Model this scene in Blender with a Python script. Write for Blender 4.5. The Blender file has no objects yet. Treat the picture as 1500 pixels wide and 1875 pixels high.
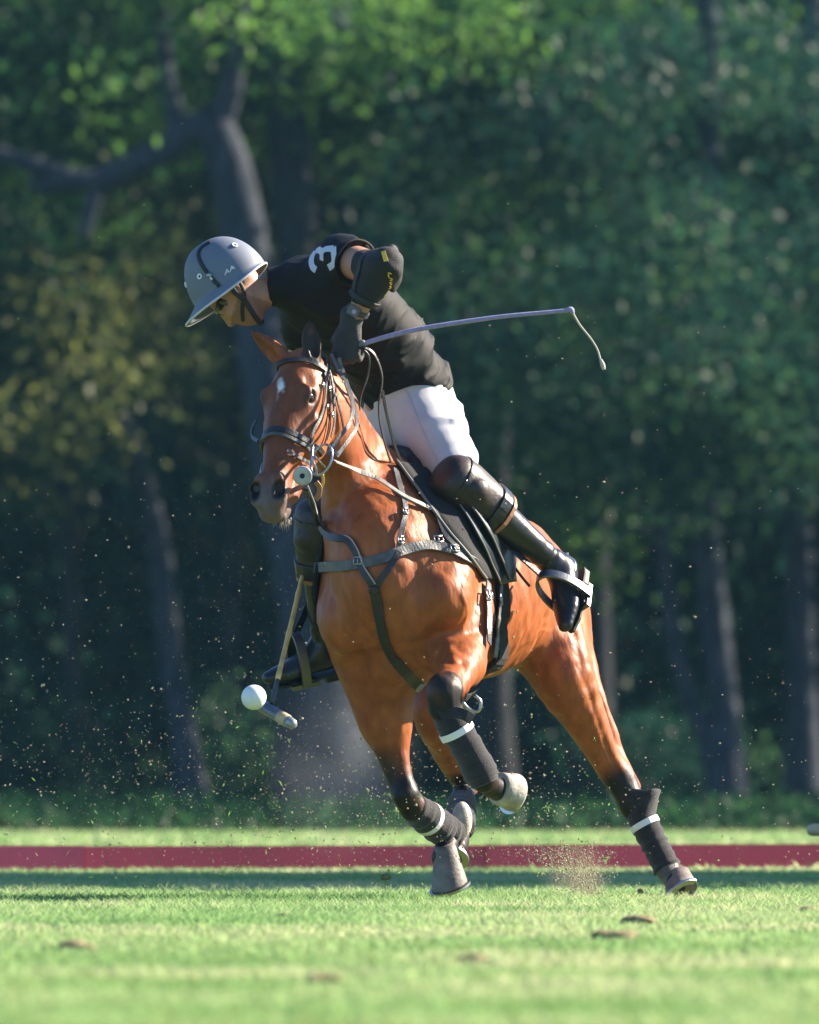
import bpy, bmesh, math, random
import numpy as np
from mathutils import Vector, Matrix
from mathutils.bvhtree import BVHTree

R = math.radians
random.seed(7)
rng = np.random.default_rng(11)
scene = bpy.context.scene
col = scene.collection

# ------------------------------------------------------------------ camera
CAM = np.array((0.0, -40.0, 0.45))
FPX = 21320.0                       # focal length in pixels of a 1500 px wide picture
PITCH = math.atan(472.5 / FPX)
cam_d = bpy.data.cameras.new('camera')
cam = bpy.data.objects.new('camera', cam_d)
col.objects.link(cam)
cam.location = CAM
cam.rotation_euler = (math.pi / 2 + PITCH, 0, 0)
cam_d.sensor_fit = 'HORIZONTAL'
cam_d.sensor_width = 36.0
cam_d.lens = FPX / 1500 * 36.0
cam_d.clip_start = 0.5
cam_d.clip_end = 2000
cam_d.dof.use_dof = True
cam_d.dof.focus_distance = 39.75
cam_d.dof.aperture_fstop = 7.4
scene.camera = cam

# ------------------------------------------------------------------ light
SUN_EL, SUN_AZ = 30.0, 20.0        # azimuth: degrees from +X towards +Y
w = bpy.data.worlds.new('World')
scene.world = w
w.use_nodes = True
nt = w.node_tree
bg = nt.nodes['Background']
sky = nt.nodes.new('ShaderNodeTexSky')
sky.sky_type = 'NISHITA'
sky.sun_disc = False
sky.sun_elevation = R(SUN_EL)
sky.sun_rotation = R(90 - SUN_AZ)
sky.air_density = 1.0
sky.dust_density = 0.2
sky.ozone_density = 3.0
wb = nt.nodes.new('ShaderNodeMix'); wb.data_type = 'RGBA'; wb.blend_type = 'MULTIPLY'      # the photograph's cool white balance
wb.inputs['Factor'].default_value = 1; wb.inputs[7].default_value = (.80, 1.0, 1.25, 1)
nt.links.new(sky.outputs[0], wb.inputs[6]); nt.links.new(wb.outputs[2], bg.inputs[0])
bg.inputs[1].default_value = 0.052
sd = bpy.data.lights.new('sun', 'SUN')
sd.energy = 5.0
sd.angle = R(0.5)
sd.color = (1.0, 0.87, 0.70)
sun = bpy.data.objects.new('sun', sd)
col.objects.link(sun)
SUND = np.array((math.cos(R(SUN_EL)) * math.cos(R(SUN_AZ)), math.cos(R(SUN_EL)) * math.sin(R(SUN_AZ)), math.sin(R(SUN_EL))))
sun.rotation_euler = Vector(-SUND).to_track_quat('-Z', 'Y').to_euler()
sun.location = (30, 0, 20)
scene.view_settings.view_transform = 'Standard'
scene.view_settings.look = 'None'
scene.view_settings.exposure = 1.88
scene.view_settings.gamma = 1
scene.view_settings.use_curve_mapping = False
scene.cycles.volume_step_rate = 1
scene.render.engine = 'CYCLES'
cy = scene.cycles
cy.use_denoising = True
cy.max_bounces = 8
cy.transparent_max_bounces = 12
cy.transmission_bounces = 4
cy.volume_bounces = 1
cy.caustics_reflective = False
cy.caustics_refractive = False

_fw = np.array((0, math.cos(PITCH), math.sin(PITCH)))
_up = np.array((0, -math.sin(PITCH), math.cos(PITCH)))
def ray(px, py):
    d = _fw + np.array((1.0, 0, 0)) * (px - 750) / FPX + _up * (937.5 - py) / FPX
    return d / np.linalg.norm(d)
def P(px, py, y=0.0):
    """the place at depth y seen in direction (px, py) of the photograph"""
    d = ray(px, py)
    return CAM + d * ((y - CAM[1]) / d[1])
def V(*a): return np.array(a, float)
def nrm(v):
    v = np.asarray(v, float)
    return v / max(np.linalg.norm(v), 1e-9)

# ------------------------------------------------------------------ objects and tags
def link(name, me, mat=None, parent=None, smooth=True):
    o = bpy.data.objects.new(name, me)
    col.objects.link(o)
    if mat is not None and not me.materials: me.materials.append(mat)
    if parent is not None: o.parent = parent
    if smooth and len(me.polygons):
        me.polygons.foreach_set('use_smooth', np.ones(len(me.polygons), bool))
    return o
def tag(o, label=None, cat=None, group=None, kind=None):
    if label: o['label'] = label
    if cat: o['category'] = cat
    if group: o['group'] = group
    if kind: o['kind'] = kind
    return o
def thing(name, label, cat, loc=(0, 0, 0), group=None):
    o = bpy.data.objects.new(name, None)
    col.objects.link(o)
    o.empty_display_size = .1
    o.location = loc
    return tag(o, label, cat, group)
def mesh_np(name, v, f):
    """fast mesh from vertex array and a quad or triangle array"""
    me = bpy.data.meshes.new(name)
    v = np.asarray(v, np.float32); f = np.asarray(f, np.int32)
    me.vertices.add(len(v)); me.vertices.foreach_set('co', v.ravel())
    n = f.shape[1]
    me.loops.add(f.size); me.loops.foreach_set('vertex_index', f.ravel())
    me.polygons.add(len(f))
    me.polygons.foreach_set('loop_start', np.arange(0, f.size, n, dtype=np.int32))
    me.polygons.foreach_set('loop_total', np.full(len(f), n, np.int32))
    me.update(calc_edges=True)
    return me
def mesh_py(name, v, f):
    me = bpy.data.meshes.new(name)
    me.from_pydata([tuple(map(float, p)) for p in v], [], f)
    me.update()
    return me
def set_col(me, rgba, name='Col'):
    a = me.color_attributes.new(name, 'FLOAT_COLOR', 'POINT')
    a.data.foreach_set('color', np.asarray(rgba, np.float32).ravel())
def localise(o):
    """keep the geometry where it is while the object hangs under a moved Empty"""
    if o.parent is not None:
        o.matrix_parent_inverse = Matrix.Translation(o.parent.location).inverted()

# ------------------------------------------------------------------ materials
MATS = {}
def mat(name, color, rough=.6, spec=.5, metal=0., bump=0., bscale=60., var=0., vscale=8., sheen=0., coat=0., stretch=None, attr=None, col2=None, trans=0.):
    m = bpy.data.materials.new(name); m.use_nodes = True
    t = m.node_tree; b = t.nodes['Principled BSDF']
    b.inputs['Roughness'].default_value = rough
    b.inputs['Specular IOR Level'].default_value = spec
    b.inputs['Metallic'].default_value = metal
    b.inputs['Sheen Weight'].default_value = sheen
    b.inputs['Coat Weight'].default_value = coat
    b.inputs['Base Color'].default_value = (*color, 1)
    tc = t.nodes.new('ShaderNodeTexCoord'); src = tc.outputs['Object']
    if stretch:
        mp = t.nodes.new('ShaderNodeMapping'); mp.inputs['Scale'].default_value = stretch
        t.links.new(src, mp.inputs['Vector']); src = mp.outputs[0]
    base = None
    if attr:
        a = t.nodes.new('ShaderNodeVertexColor'); a.layer_name = attr; base = a.outputs[0]
    if var > 0:
        n = t.nodes.new('ShaderNodeTexNoise'); n.inputs['Scale'].default_value = vscale; n.inputs['Detail'].default_value = 5
        t.links.new(src, n.inputs['Vector'])
        mx = t.nodes.new('ShaderNodeMix'); mx.data_type = 'RGBA'; mx.blend_type = 'MIX'
        cr = t.nodes.new('ShaderNodeMapRange'); cr.inputs[1].default_value = .3; cr.inputs[2].default_value = .7
        t.links.new(n.outputs[0], cr.inputs[0]); t.links.new(cr.outputs[0], mx.inputs['Factor'])
        if base is not None:
            hs = t.nodes.new('ShaderNodeHueSaturation'); hs.inputs['Value'].default_value = 1 - var; hs2 = t.nodes.new('ShaderNodeHueSaturation'); hs2.inputs['Value'].default_value = 1 + var
            t.links.new(base, hs.inputs['Color']); t.links.new(base, hs2.inputs['Color'])
            t.links.new(hs.outputs[0], mx.inputs[6]); t.links.new(hs2.outputs[0], mx.inputs[7])
        else:
            c2 = col2 or tuple(min(1, c * (1 + var)) for c in color)
            mx.inputs[6].default_value = (*[c * (1 - var) for c in color], 1) if not col2 else (*color, 1)
            mx.inputs[7].default_value = (*c2, 1)
        base = mx.outputs[2]
    if base is not None: t.links.new(base, b.inputs['Base Color'])
    if bump > 0:
        n = t.nodes.new('ShaderNodeTexNoise'); n.inputs['Scale'].default_value = bscale; n.inputs['Detail'].default_value = 6
        t.links.new(src, n.inputs['Vector'])
        bp = t.nodes.new('ShaderNodeBump'); bp.inputs['Strength'].default_value = bump; bp.inputs['Distance'].default_value = .01
        t.links.new(n.outputs[0], bp.inputs['Height']); t.links.new(bp.outputs[0], b.inputs['Normal'])
    if trans > 0:
        tr = t.nodes.new('ShaderNodeBsdfTranslucent'); ms = t.nodes.new('ShaderNodeMixShader'); ms.inputs[0].default_value = trans
        if base is not None: t.links.new(base, tr.inputs[0])
        else: tr.inputs[0].default_value = (*color, 1)
        out = [x for x in t.nodes if x.type == 'OUTPUT_MATERIAL'][0]
        t.links.new(b.outputs[0], ms.inputs[1]); t.links.new(tr.outputs[0], ms.inputs[2]); t.links.new(ms.outputs[0], out.inputs[0])
    MATS[name] = m
    return m

# ------------------------------------------------------------------ numeric noise
def _h(i, j, k):
    n = (i * 374761393 + j * 668265263 + k * 2147483647 * 3) & 0xffffffff
    n = ((n ^ (n >> 13)) * 1274126177) & 0xffffffff
    return ((n ^ (n >> 16)) & 0xffff) / 32767.5 - 1
def vnoise(p, s=1.0, seed=0):
    p = np.asarray(p, float) * s + seed * 17.31
    i = np.floor(p).astype(np.int64); f = p - i; f = f * f * (3 - 2 * f)
    r = 0
    for a in (0, 1):
        for b in (0, 1):
            for c in (0, 1):
                wt = (f[:, 0] if a else 1 - f[:, 0]) * (f[:, 1] if b else 1 - f[:, 1]) * (f[:, 2] if c else 1 - f[:, 2])
                r = r + wt * _h(i[:, 0] + a, i[:, 1] + b, i[:, 2] + c)
    return r

# ------------------------------------------------------------------ distance-field sculpting
def spline(pts, n):
    """Catmull-Rom through rows of pts, n steps per span"""
    p = np.asarray(pts, float)
    e = np.vstack([2 * p[0] - p[1], p, 2 * p[-1] - p[-2]])
    out = []
    for i in range(1, len(e) - 2):
        for t in np.arange(n) / n:
            a, b, c, d = e[i - 1], e[i], e[i + 1], e[i + 2]
            out.append(.5 * (2 * b + (c - a) * t + (2 * a - 5 * b + 4 * c - d) * t * t + (3 * b - a - 3 * c + d) * t ** 3))
    out.append(p[-1])
    return np.array(out)

class Vol:
    def __init__(self, lo, hi, h):
        self.lo = np.asarray(lo, float); self.h = h
        self.n = np.ceil((np.asarray(hi, float) - self.lo) / h).astype(int) + 1
        self.f = np.full(self.n, 1.0, np.float32)
    def _sub(self, lo, hi):
        a = np.clip(np.floor((np.asarray(lo) - self.lo) / self.h).astype(int), 0, self.n)
        b = np.clip(np.ceil((np.asarray(hi) - self.lo) / self.h).astype(int) + 1, 0, self.n)
        if np.any(b - a < 1): return None, None
        ax = [(self.lo[i] + self.h * np.arange(a[i], b[i])).astype(np.float32) for i in range(3)]
        return (slice(a[0], b[0]), slice(a[1], b[1]), slice(a[2], b[2])), ax
    def _merge(self, sl, d, k, op):
        g = self.f[sl]
        if op == 'add':
            if k <= 0: np.minimum(g, d, out=g); return
            h = np.maximum(k - np.abs(g - d), 0) / k
            g[...] = np.minimum(g, d) - h * h * (k * .25)
        else:
            d = -d
            if k <= 0: np.maximum(g, d, out=g); return
            h = np.maximum(k - np.abs(g - d), 0) / k
            g[...] = np.maximum(g, d) + h * h * (k * .25)
    def ell(self, c, axes, rad, k=.03, op='add', p=2.0):
        """ellipsoid; axes: three unit vectors, rad: three radii"""
        c = np.asarray(c, float); A = np.asarray(axes, float); rad = np.asarray(rad, float)
        e = np.sqrt(((A * rad[:, None]) ** 2).sum(0)) + k + 2 * self.h
        sl, ax = self._sub(c - e, c + e)
        if sl is None: return
        X, Y, Z = np.meshgrid(ax[0] - c[0], ax[1] - c[1], ax[2] - c[2], indexing='ij', sparse=True)
        q = [(A[i, 0] * X + A[i, 1] * Y + A[i, 2] * Z) for i in range(3)]
        rho = np.sqrt(sum((q[i] / np.float32(rad[i])) ** 2 for i in range(3))) + 1e-4
        L = np.sqrt(X * X + Y * Y + Z * Z) + 1e-4 * rad.min()
        self._merge(sl, (L - L / rho).astype(np.float32), k, op)
    def ball(self, c, r, k=.03, op='add'):
        self.ell(c, np.eye(3), (r, r, r), k, op)
    def chain(self, pts, rad, k=.03, op='add', side=None, n=1, flat_end=False):
        """tapered tube along pts; rad rows: r or (r along side, r across side)"""
        pts = np.asarray(pts, float); rad = np.asarray(rad, float)
        if rad.ndim == 1: rad = np.stack([rad, rad], 1)
        if n > 1:
            pr = spline(np.hstack([pts, rad]), n); pts, rad = pr[:, :3], np.maximum(pr[:, 3:], .003)
        m = rad.max() + k + 2 * self.h
        sl, ax = self._sub(pts.min(0) - m, pts.max(0) + m)
        if sl is None: return
        base = [s.start for s in sl]
        D = np.full([s.stop - s.start for s in sl], 1.0, np.float32)
        for i in range(len(pts) - 1):
            a, b = pts[i], pts[i + 1]; ra, rb = rad[i], rad[i + 1]
            mm = max(ra.max(), rb.max()) + k + 2 * self.h
            s2, ax2 = self._sub(np.minimum(a, b) - mm, np.maximum(a, b) + mm)
            if s2 is None: continue
            T = b - a; L2 = max(T @ T, 1e-12); tt = T / math.sqrt(L2)
            X, Y, Z = np.meshgrid(ax2[0] - a[0], ax2[1] - a[1], ax2[2] - a[2], indexing='ij', sparse=True)
            t = np.clip((X * np.float32(T[0]) + Y * np.float32(T[1]) + Z * np.float32(T[2])) / np.float32(L2), 0, 1)
            qx = X - t * np.float32(T[0]); qy = Y - t * np.float32(T[1]); qz = Z - t * np.float32(T[2])
            L = np.sqrt(qx * qx + qy * qy + qz * qz) + 1e-5
            if side is None or (abs(ra[0] - ra[1]) < 1e-6 and abs(rb[0] - rb[1]) < 1e-6):
                d = L - (np.float32(ra[0]) + t * np.float32(rb[0] - ra[0]))
            else:
                s = np.asarray(side, float); s = nrm(s - tt * (s @ tt)); o = np.cross(tt, s)
                rs = np.float32(ra[0]) + t * np.float32(rb[0] - ra[0]); ro = np.float32(ra[1]) + t * np.float32(rb[1] - ra[1])
                es = (qx * np.float32(s[0]) + qy * np.float32(s[1]) + qz * np.float32(s[2])) / rs
                eo = (qx * np.float32(o[0]) + qy * np.float32(o[1]) + qz * np.float32(o[2])) / ro
                et = (qx * np.float32(tt[0]) + qy * np.float32(tt[1]) + qz * np.float32(tt[2])) / (.5 * (rs + ro))
                rho = np.sqrt(es * es + eo * eo + et * et) + 1e-4
                d = L - L / rho
            loc = tuple(slice(q.start - bb, q.stop - bb) for q, bb in zip(s2, base))
            np.minimum(D[loc], d, out=D[loc])
        self._merge(sl, D, k, op)
    def cut(self, p, nvec, k=0.0, lo=None, hi=None):
        """remove everything on the side nvec points to"""
        nvec = nrm(nvec)
        sl, ax = self._sub(self.lo if lo is None else lo, self.lo + self.n * self.h if hi is None else hi)
        X, Y, Z = np.meshgrid(ax[0] - p[0], ax[1] - p[1], ax[2] - p[2], indexing='ij', sparse=True)
        d = (X * nvec[0] + Y * nvec[1] + Z * nvec[2]).astype(np.float32)
        g = self.f[sl]
        if k > 0:
            h = np.maximum(k - np.abs(g - d), 0) / k
            g[...] = np.maximum(g, d) + h * h * (k * .25)
        else: np.maximum(g, d, out=g)
    def mesh(self, smooth=2):
        f = self.f; h = self.h
        f[0] = f[-1] = 1; f[:, 0] = f[:, -1] = 1; f[:, :, 0] = f[:, :, -1] = 1
        s = f < 0
        c = np.zeros([x - 1 for x in s.shape], np.uint8)
        for a in (0, 1):
            for b in (0, 1):
                for d in (0, 1):
                    c += s[a:s.shape[0] - 1 + a, b:s.shape[1] - 1 + b, d:s.shape[2] - 1 + d]
        I = np.argwhere((c > 0) & (c < 8))
        idx = np.full(c.shape, -1, np.int32); idx[I[:, 0], I[:, 1], I[:, 2]] = np.arange(len(I))
        acc = np.zeros((len(I), 3)); cnt = np.zeros(len(I))
        co = [(a, b, d) for a in (0, 1) for b in (0, 1) for d in (0, 1)]
        val = {o: f[I[:, 0] + o[0], I[:, 1] + o[1], I[:, 2] + o[2]] for o in co}
        for o in co:
            for ax in range(3):
                if o[ax] == 0:
                    q = list(o); q[ax] = 1; q = tuple(q)
                    va, vb = val[o], val[q]; m = (va < 0) != (vb < 0)
                    t = np.where(m, va / np.where(m, va - vb, 1), 0)
                    pt = np.tile(np.array(o, float), (len(I), 1)); pt[:, ax] = t
                    acc += np.where(m[:, None], pt, 0); cnt += m
        v = self.lo + h * (I + acc / cnt[:, None])
        quads = []
        for ax in range(3):
            u, w2 = [(1, 2), (2, 0), (0, 1)][ax]
            sa = [slice(None)] * 3; sb = [slice(None)] * 3
            sa[ax] = slice(0, -1); sb[ax] = slice(1, None)
            S1 = s[tuple(sa)]; S2 = s[tuple(sb)]
            for flip in (False, True):
                E = np.argwhere((S1 & ~S2) if not flip else (~S1 & S2))
                if not len(E): continue
                def cell(du, dw):
                    q = E.copy(); q[:, u] -= du; q[:, w2] -= dw
                    return idx[q[:, 0], q[:, 1], q[:, 2]]
                qd = np.stack([cell(1, 1), cell(0, 1), cell(0, 0), cell(1, 0)], 1)
                if flip: qd = qd[:, ::-1]
                quads.append(qd)
        q = np.vstack(quads)
        e = np.vstack([q[:, [0, 1]], q[:, [1, 2]], q[:, [2, 3]], q[:, [3, 0]]])
        deg = np.bincount(e.ravel(), minlength=len(v)).astype(float)
        for it in range(smooth * 2):
            lam = .55 if it % 2 == 0 else -.57
            a = np.empty_like(v)
            for j in range(3):
                a[:, j] = np.bincount(e[:, 0], v[e[:, 1], j], len(v)) + np.bincount(e[:, 1], v[e[:, 0], j], len(v))
            v = v + lam * (a / deg[:, None] - v)
        return v, q
def vnormals(v, q):
    n = np.cross(v[q[:, 2]] - v[q[:, 0]], v[q[:, 3]] - v[q[:, 1]])
    o = np.zeros_like(v)
    for j in range(3):
        for c in range(4): o[:, j] += np.bincount(q[:, c], n[:, j], len(v))
    return o / (np.linalg.norm(o, axis=1)[:, None] + 1e-12)

# ------------------------------------------------------------------ small builders
def tube_arr(pts, rad, seg=8, n=4, cap=True):
    pts = np.asarray(pts, float); rad = np.broadcast_to(np.asarray(rad, float), (len(pts),))
    if n > 1:
        pr = spline(np.hstack([pts, rad[:, None]]), n); pts, rad = pr[:, :3], pr[:, 3]
    T = np.gradient(pts, axis=0); T /= np.linalg.norm(T, axis=1)[:, None] + 1e-12
    u = nrm(np.cross(T[0], (0.31, 0.77, 0.55))); vs = []; fs = []
    for i in range(len(pts)):
        u = nrm(u - T[i] * (u @ T[i])); b = np.cross(T[i], u)
        for k in range(seg):
            a = 2 * math.pi * k / seg
            vs.append(pts[i] + rad[i] * (math.cos(a) * u + math.sin(a) * b))
    for i in range(len(pts) - 1):
        for k in range(seg):
            k2 = (k + 1) % seg
            fs.append((i * seg + k, i * seg + k2, (i + 1) * seg + k2, (i + 1) * seg + k))
    if cap:
        fs.append(tuple(range(seg))[::-1]); fs.append(tuple((len(pts) - 1) * seg + k for k in range(seg)))
    return vs, fs
def join(parts):
    V0, F0 = [], []
    for v, f in parts:
        o = len(V0); V0 += list(v); F0 += [tuple(i + o for i in q) for q in f]
    return V0, F0
def tube(name, pts, rad, m, parent=None, seg=8, n=4):
    return link(name, mesh_py(name, *tube_arr(pts, rad, seg, n)), m, parent)
def ribbon_arr(pts, nor, width, thick, n=4, edge=.0):
    """strap: pts with outward normals, width across, thickness along the normal"""
    pts = np.asarray(pts, float); nor = np.asarray(nor, float)
    wd = np.broadcast_to(np.asarray(width, float), (len(pts),))
    if n > 1:
        pr = spline(np.hstack([pts, nor, wd[:, None]]), n); pts, nor, wd = pr[:, :3], pr[:, 3:6], pr[:, 6]
    T = np.gradient(pts, axis=0); vs = []; fs = []
    m = len(pts)
    for i in range(m):
        t = nrm(T[i]); nn = nrm(nor[i] - t * (nor[i] @ t)); s = np.cross(t, nn) * wd[i] / 2; q = nn * thick
        e = .25
        vs += [pts[i] - s, pts[i] - s + q * (1 - e), pts[i] - s * .9 + q, pts[i] + s * .9 + q, pts[i] + s + q * (1 - e), pts[i] + s]
    for i in range(m - 1):
        a = i * 6; b = a + 6
        for k in range(6):
            k2 = (k + 1) % 6
            fs.append((a + k, b + k, b + k2, a + k2))
    fs.append((0, 1, 2, 3, 4, 5)); fs.append(tuple((m - 1) * 6 + k for k in (5, 4, 3, 2, 1, 0)))
    return vs, fs
def ribbon(name, pts, nor, width, thick, m, parent=None, n=4):
    return link(name, mesh_py(name, *ribbon_arr(pts, nor, width, thick, n)), m, parent, smooth=False)
def lathe_arr(prof, c, ax, seg=24, xs=1.0, ref=(.2, .3, .9), xdir=None):
    """prof rows (along axis, radius)"""
    ax = nrm(ax); u = nrm(np.asarray(xdir, float) - ax * (np.asarray(xdir, float) @ ax)) if xdir is not None else nrm(np.cross(ax, ref)); b = np.cross(ax, u)
    vs = []; fs = []
    for z, r in prof:
        for k in range(seg):
            a = 2 * math.pi * k / seg
            vs.append(np.asarray(c) + ax * z + r * (xs * math.cos(a) * u + math.sin(a) * b))
    for i in range(len(prof) - 1):
        for k in range(seg):
            k2 = (k + 1) % seg
            fs.append((i * seg + k, i * seg + k2, (i + 1) * seg + k2, (i + 1) * seg + k))
    fs.append(tuple(range(seg))[::-1]); fs.append(tuple((len(prof) - 1) * seg + k for k in range(seg)))
    return vs, fs
def box_arr(c, ax, half):
    ax = np.asarray(ax, float); c = np.asarray(c, float)
    vs = [c + ax[0] * half[0] * i + ax[1] * half[1] * j + ax[2] * half[2] * k for i in (-1, 1) for j in (-1, 1) for k in (-1, 1)]
    return vs, [(0, 1, 3, 2), (4, 6, 7, 5), (0, 4, 5, 1), (2, 3, 7, 6), (0, 2, 6, 4), (1, 5, 7, 3)]
def ball_arr(c, r, seg=16, rings=10, ax=np.eye(3), sc=(1, 1, 1)):
    prof = []
    vs = [np.asarray(c) + r * sc[2] * ax[2]]; fs = []
    for i in range(1, rings):
        th = math.pi * i / rings
        for k in range(seg):
            a = 2 * math.pi * k / seg
            vs.append(np.asarray(c) + r * (sc[0] * math.sin(th) * math.cos(a) * ax[0] + sc[1] * math.sin(th) * math.sin(a) * ax[1] + sc[2] * math.cos(th) * ax[2]))
    vs.append(np.asarray(c) - r * sc[2] * ax[2])
    for k in range(seg): fs.append((0, 1 + k, 1 + (k + 1) % seg))
    for i in range(rings - 2):
        for k in range(seg):
            k2 = (k + 1) % seg
            fs.append((1 + i * seg + k, 1 + (i + 1) * seg + k, 1 + (i + 1) * seg + k2, 1 + i * seg + k2))
    l = len(vs) - 1
    for k in range(seg): fs.append((l, 1 + (rings - 2) * seg + (k + 1) % seg, 1 + (rings - 2) * seg + k))
    return vs, fs
def solid(name, arr, m, parent=None, smooth=True):
    return link(name, mesh_py(name, *arr), m, parent, smooth)
class Skin:
    """ray and nearest look-ups on a finished surface"""
    def __init__(self, v, q):
        self.b = BVHTree.FromPolygons([tuple(x) for x in v], [tuple(int(i) for i in x) for x in q])
    def see(self, px, py, off=.004):
        d = ray(px, py)
        h = self.b.ray_cast(Vector(CAM), Vector(d))
        if h[0] is None: return None, None
        n = np.array(h[1])
        if n @ d > 0: n = -n
        return np.array(h[0]) + n * off, n
    def near(self, p, off=.004):
        h = self.b.find_nearest(Vector(p)); n = np.array(h[1])
        return np.array(h[0]) + n * off, n
    def toward(self, o, c, off=.004):
        d = nrm(np.asarray(c) - o); h = self.b.ray_cast(Vector(o), Vector(d))
        if h[0] is None: return None, None
        return np.array(h[0]) - d * 0 + np.array(h[1]) * off, np.array(h[1])
    def path(self, pix, off=.004, n=6):
        """pixel polyline laid on the surface"""
        pp = spline(np.asarray(pix, float), n); A, B = [], []
        for x, y in pp:
            a, b = self.see(x, y, off)
            if a is not None: A.append(a); B.append(b)
        A = np.array(A); B = np.array(B)
        for _ in range(2):
            if len(A) > 3:
                B[1:-1] = (B[:-2] + B[1:-1] + B[2:]) / 3
                A[1:-1] = (A[:-2] + 2 * A[1:-1] + A[2:]) / 4
        return A, B
    def ring(self, c, e1, e2, off=.004, n=40, a0=0, a1=2 * math.pi, r=.6):
        A, B = [], []
        for t in np.linspace(a0, a1, n):
            d = math.cos(t) * e1 + math.sin(t) * e2
            a, b = self.toward(c + d * r, c, off)
            if a is not None: A.append(a); B.append(b)
        return np.array(A), np.array(B)
# ================================================================== GROUND, BOARD, TREES
def add_noise_mat(name, cols, scale, rough=.9, stretch=(1, 1, 1), bump=.3):
    m = bpy.data.materials.new(name); m.use_nodes = True
    t = m.node_tree; b = t.nodes['Principled BSDF']; b.inputs['Roughness'].default_value = rough; b.inputs['Specular IOR Level'].default_value = .0
    tc = t.nodes.new('ShaderNodeTexCoord'); mp = t.nodes.new('ShaderNodeMapping'); mp.inputs['Scale'].default_value = stretch
    n = t.nodes.new('ShaderNodeTexNoise'); n.inputs['Scale'].default_value = scale; n.inputs['Detail'].default_value = 6
    cr = t.nodes.new('ShaderNodeValToRGB'); el = cr.color_ramp.elements
    el[0].position = .3; el[0].color = (*cols[0], 1); el[1].position = .7; el[1].color = (*cols[-1], 1)
    for i, c in enumerate(cols[1:-1]):
        e = el.new(.3 + .4 * (i + 1) / (len(cols) - 1)); e.color = (*c, 1)
    t.links.new(tc.outputs['Object'], mp.inputs[0]); t.links.new(mp.outputs[0], n.inputs['Vector']); t.links.new(n.outputs[0], cr.inputs[0]); t.links.new(cr.outputs[0], b.inputs['Base Color'])
    if bump:
        bp = t.nodes.new('ShaderNodeBump'); bp.inputs['Strength'].default_value = bump; t.links.new(n.outputs[0], bp.inputs['Height']); t.links.new(bp.outputs[0], b.inputs['Normal'])
    MATS[name] = m; return m
M_ground = add_noise_mat('turf_ground', [(.07, .10, .025), (.11, .16, .04), (.17, .19, .07)], 1.6, stretch=(1, .35, 1))
field = link('grass_field', mesh_py('grass_field', [(-300, -150, 0), (300, -150, 0), (300, 420, 0), (-300, 420, 0)], [(0, 1, 2, 3)]), M_ground, smooth=False)
tag(field, kind='structure')

def leaf_mat(name, ramp, trans=.35, rough=.5):
    """each leaf card takes its own tint from a per-leaf number"""
    m = bpy.data.materials.new(name); m.use_nodes = True
    t = m.node_tree; b = t.nodes['Principled BSDF']; b.inputs['Roughness'].default_value = rough; b.inputs['Specular IOR Level'].default_value = .12
    a = t.nodes.new('ShaderNodeAttribute'); a.attribute_name = 'tint'
    cr = t.nodes.new('ShaderNodeValToRGB'); el = cr.color_ramp.elements
    el[0].position = 0; el[0].color = (*ramp[0], 1); el[1].position = 1; el[1].color = (*ramp[-1], 1)
    for i, c in enumerate(ramp[1:-1]):
        e = el.new((i + 1) / (len(ramp) - 1)); e.color = (*c, 1)
    t.links.new(a.outputs['Fac'], cr.inputs[0]); t.links.new(cr.outputs[0], b.inputs['Base Color'])
    tr = t.nodes.new('ShaderNodeBsdfTranslucent'); ms = t.nodes.new('ShaderNodeMixShader'); ms.inputs[0].default_value = trans
    t.links.new(cr.outputs[0], tr.inputs[0])
    out = [x for x in t.nodes if x.type == 'OUTPUT_MATERIAL'][0]
    t.links.new(b.outputs[0], ms.inputs[1]); t.links.new(tr.outputs[0], ms.inputs[2]); t.links.new(ms.outputs[0], out.inputs[0])
    MATS[name] = m; return m
def set_tint(me, per_vert):
    a = me.attributes.new('tint', 'FLOAT', 'POINT'); a.data.foreach_set('value', np.asarray(per_vert, np.float32))
def cards(c, size, tint, up_bias=0.0, aspect=.55):
    """leaf-shaped cards (six-point blades, folded along the rib) at centres c"""
    n = len(c)
    d = rng.normal(size=(n, 3)); d[:, 2] -= .5; d /= np.linalg.norm(d, axis=1)[:, None]
    s = np.cross(d, rng.normal(size=(n, 3))); s /= np.linalg.norm(s, axis=1)[:, None]
    k = np.cross(d, s)
    L = (size * (.7 + .6 * rng.random(n)))[:, None]; W = L * aspect
    v = np.stack([c - d * L * .5, c + s * W * .5 + k * W * .12, c + d * L * .5, c - s * W * .5 + k * W * .12], 1).reshape(-1, 3)
    f = np.arange(4 * n).reshape(n, 4)
    return v, f, np.repeat(tint, 4)

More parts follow.
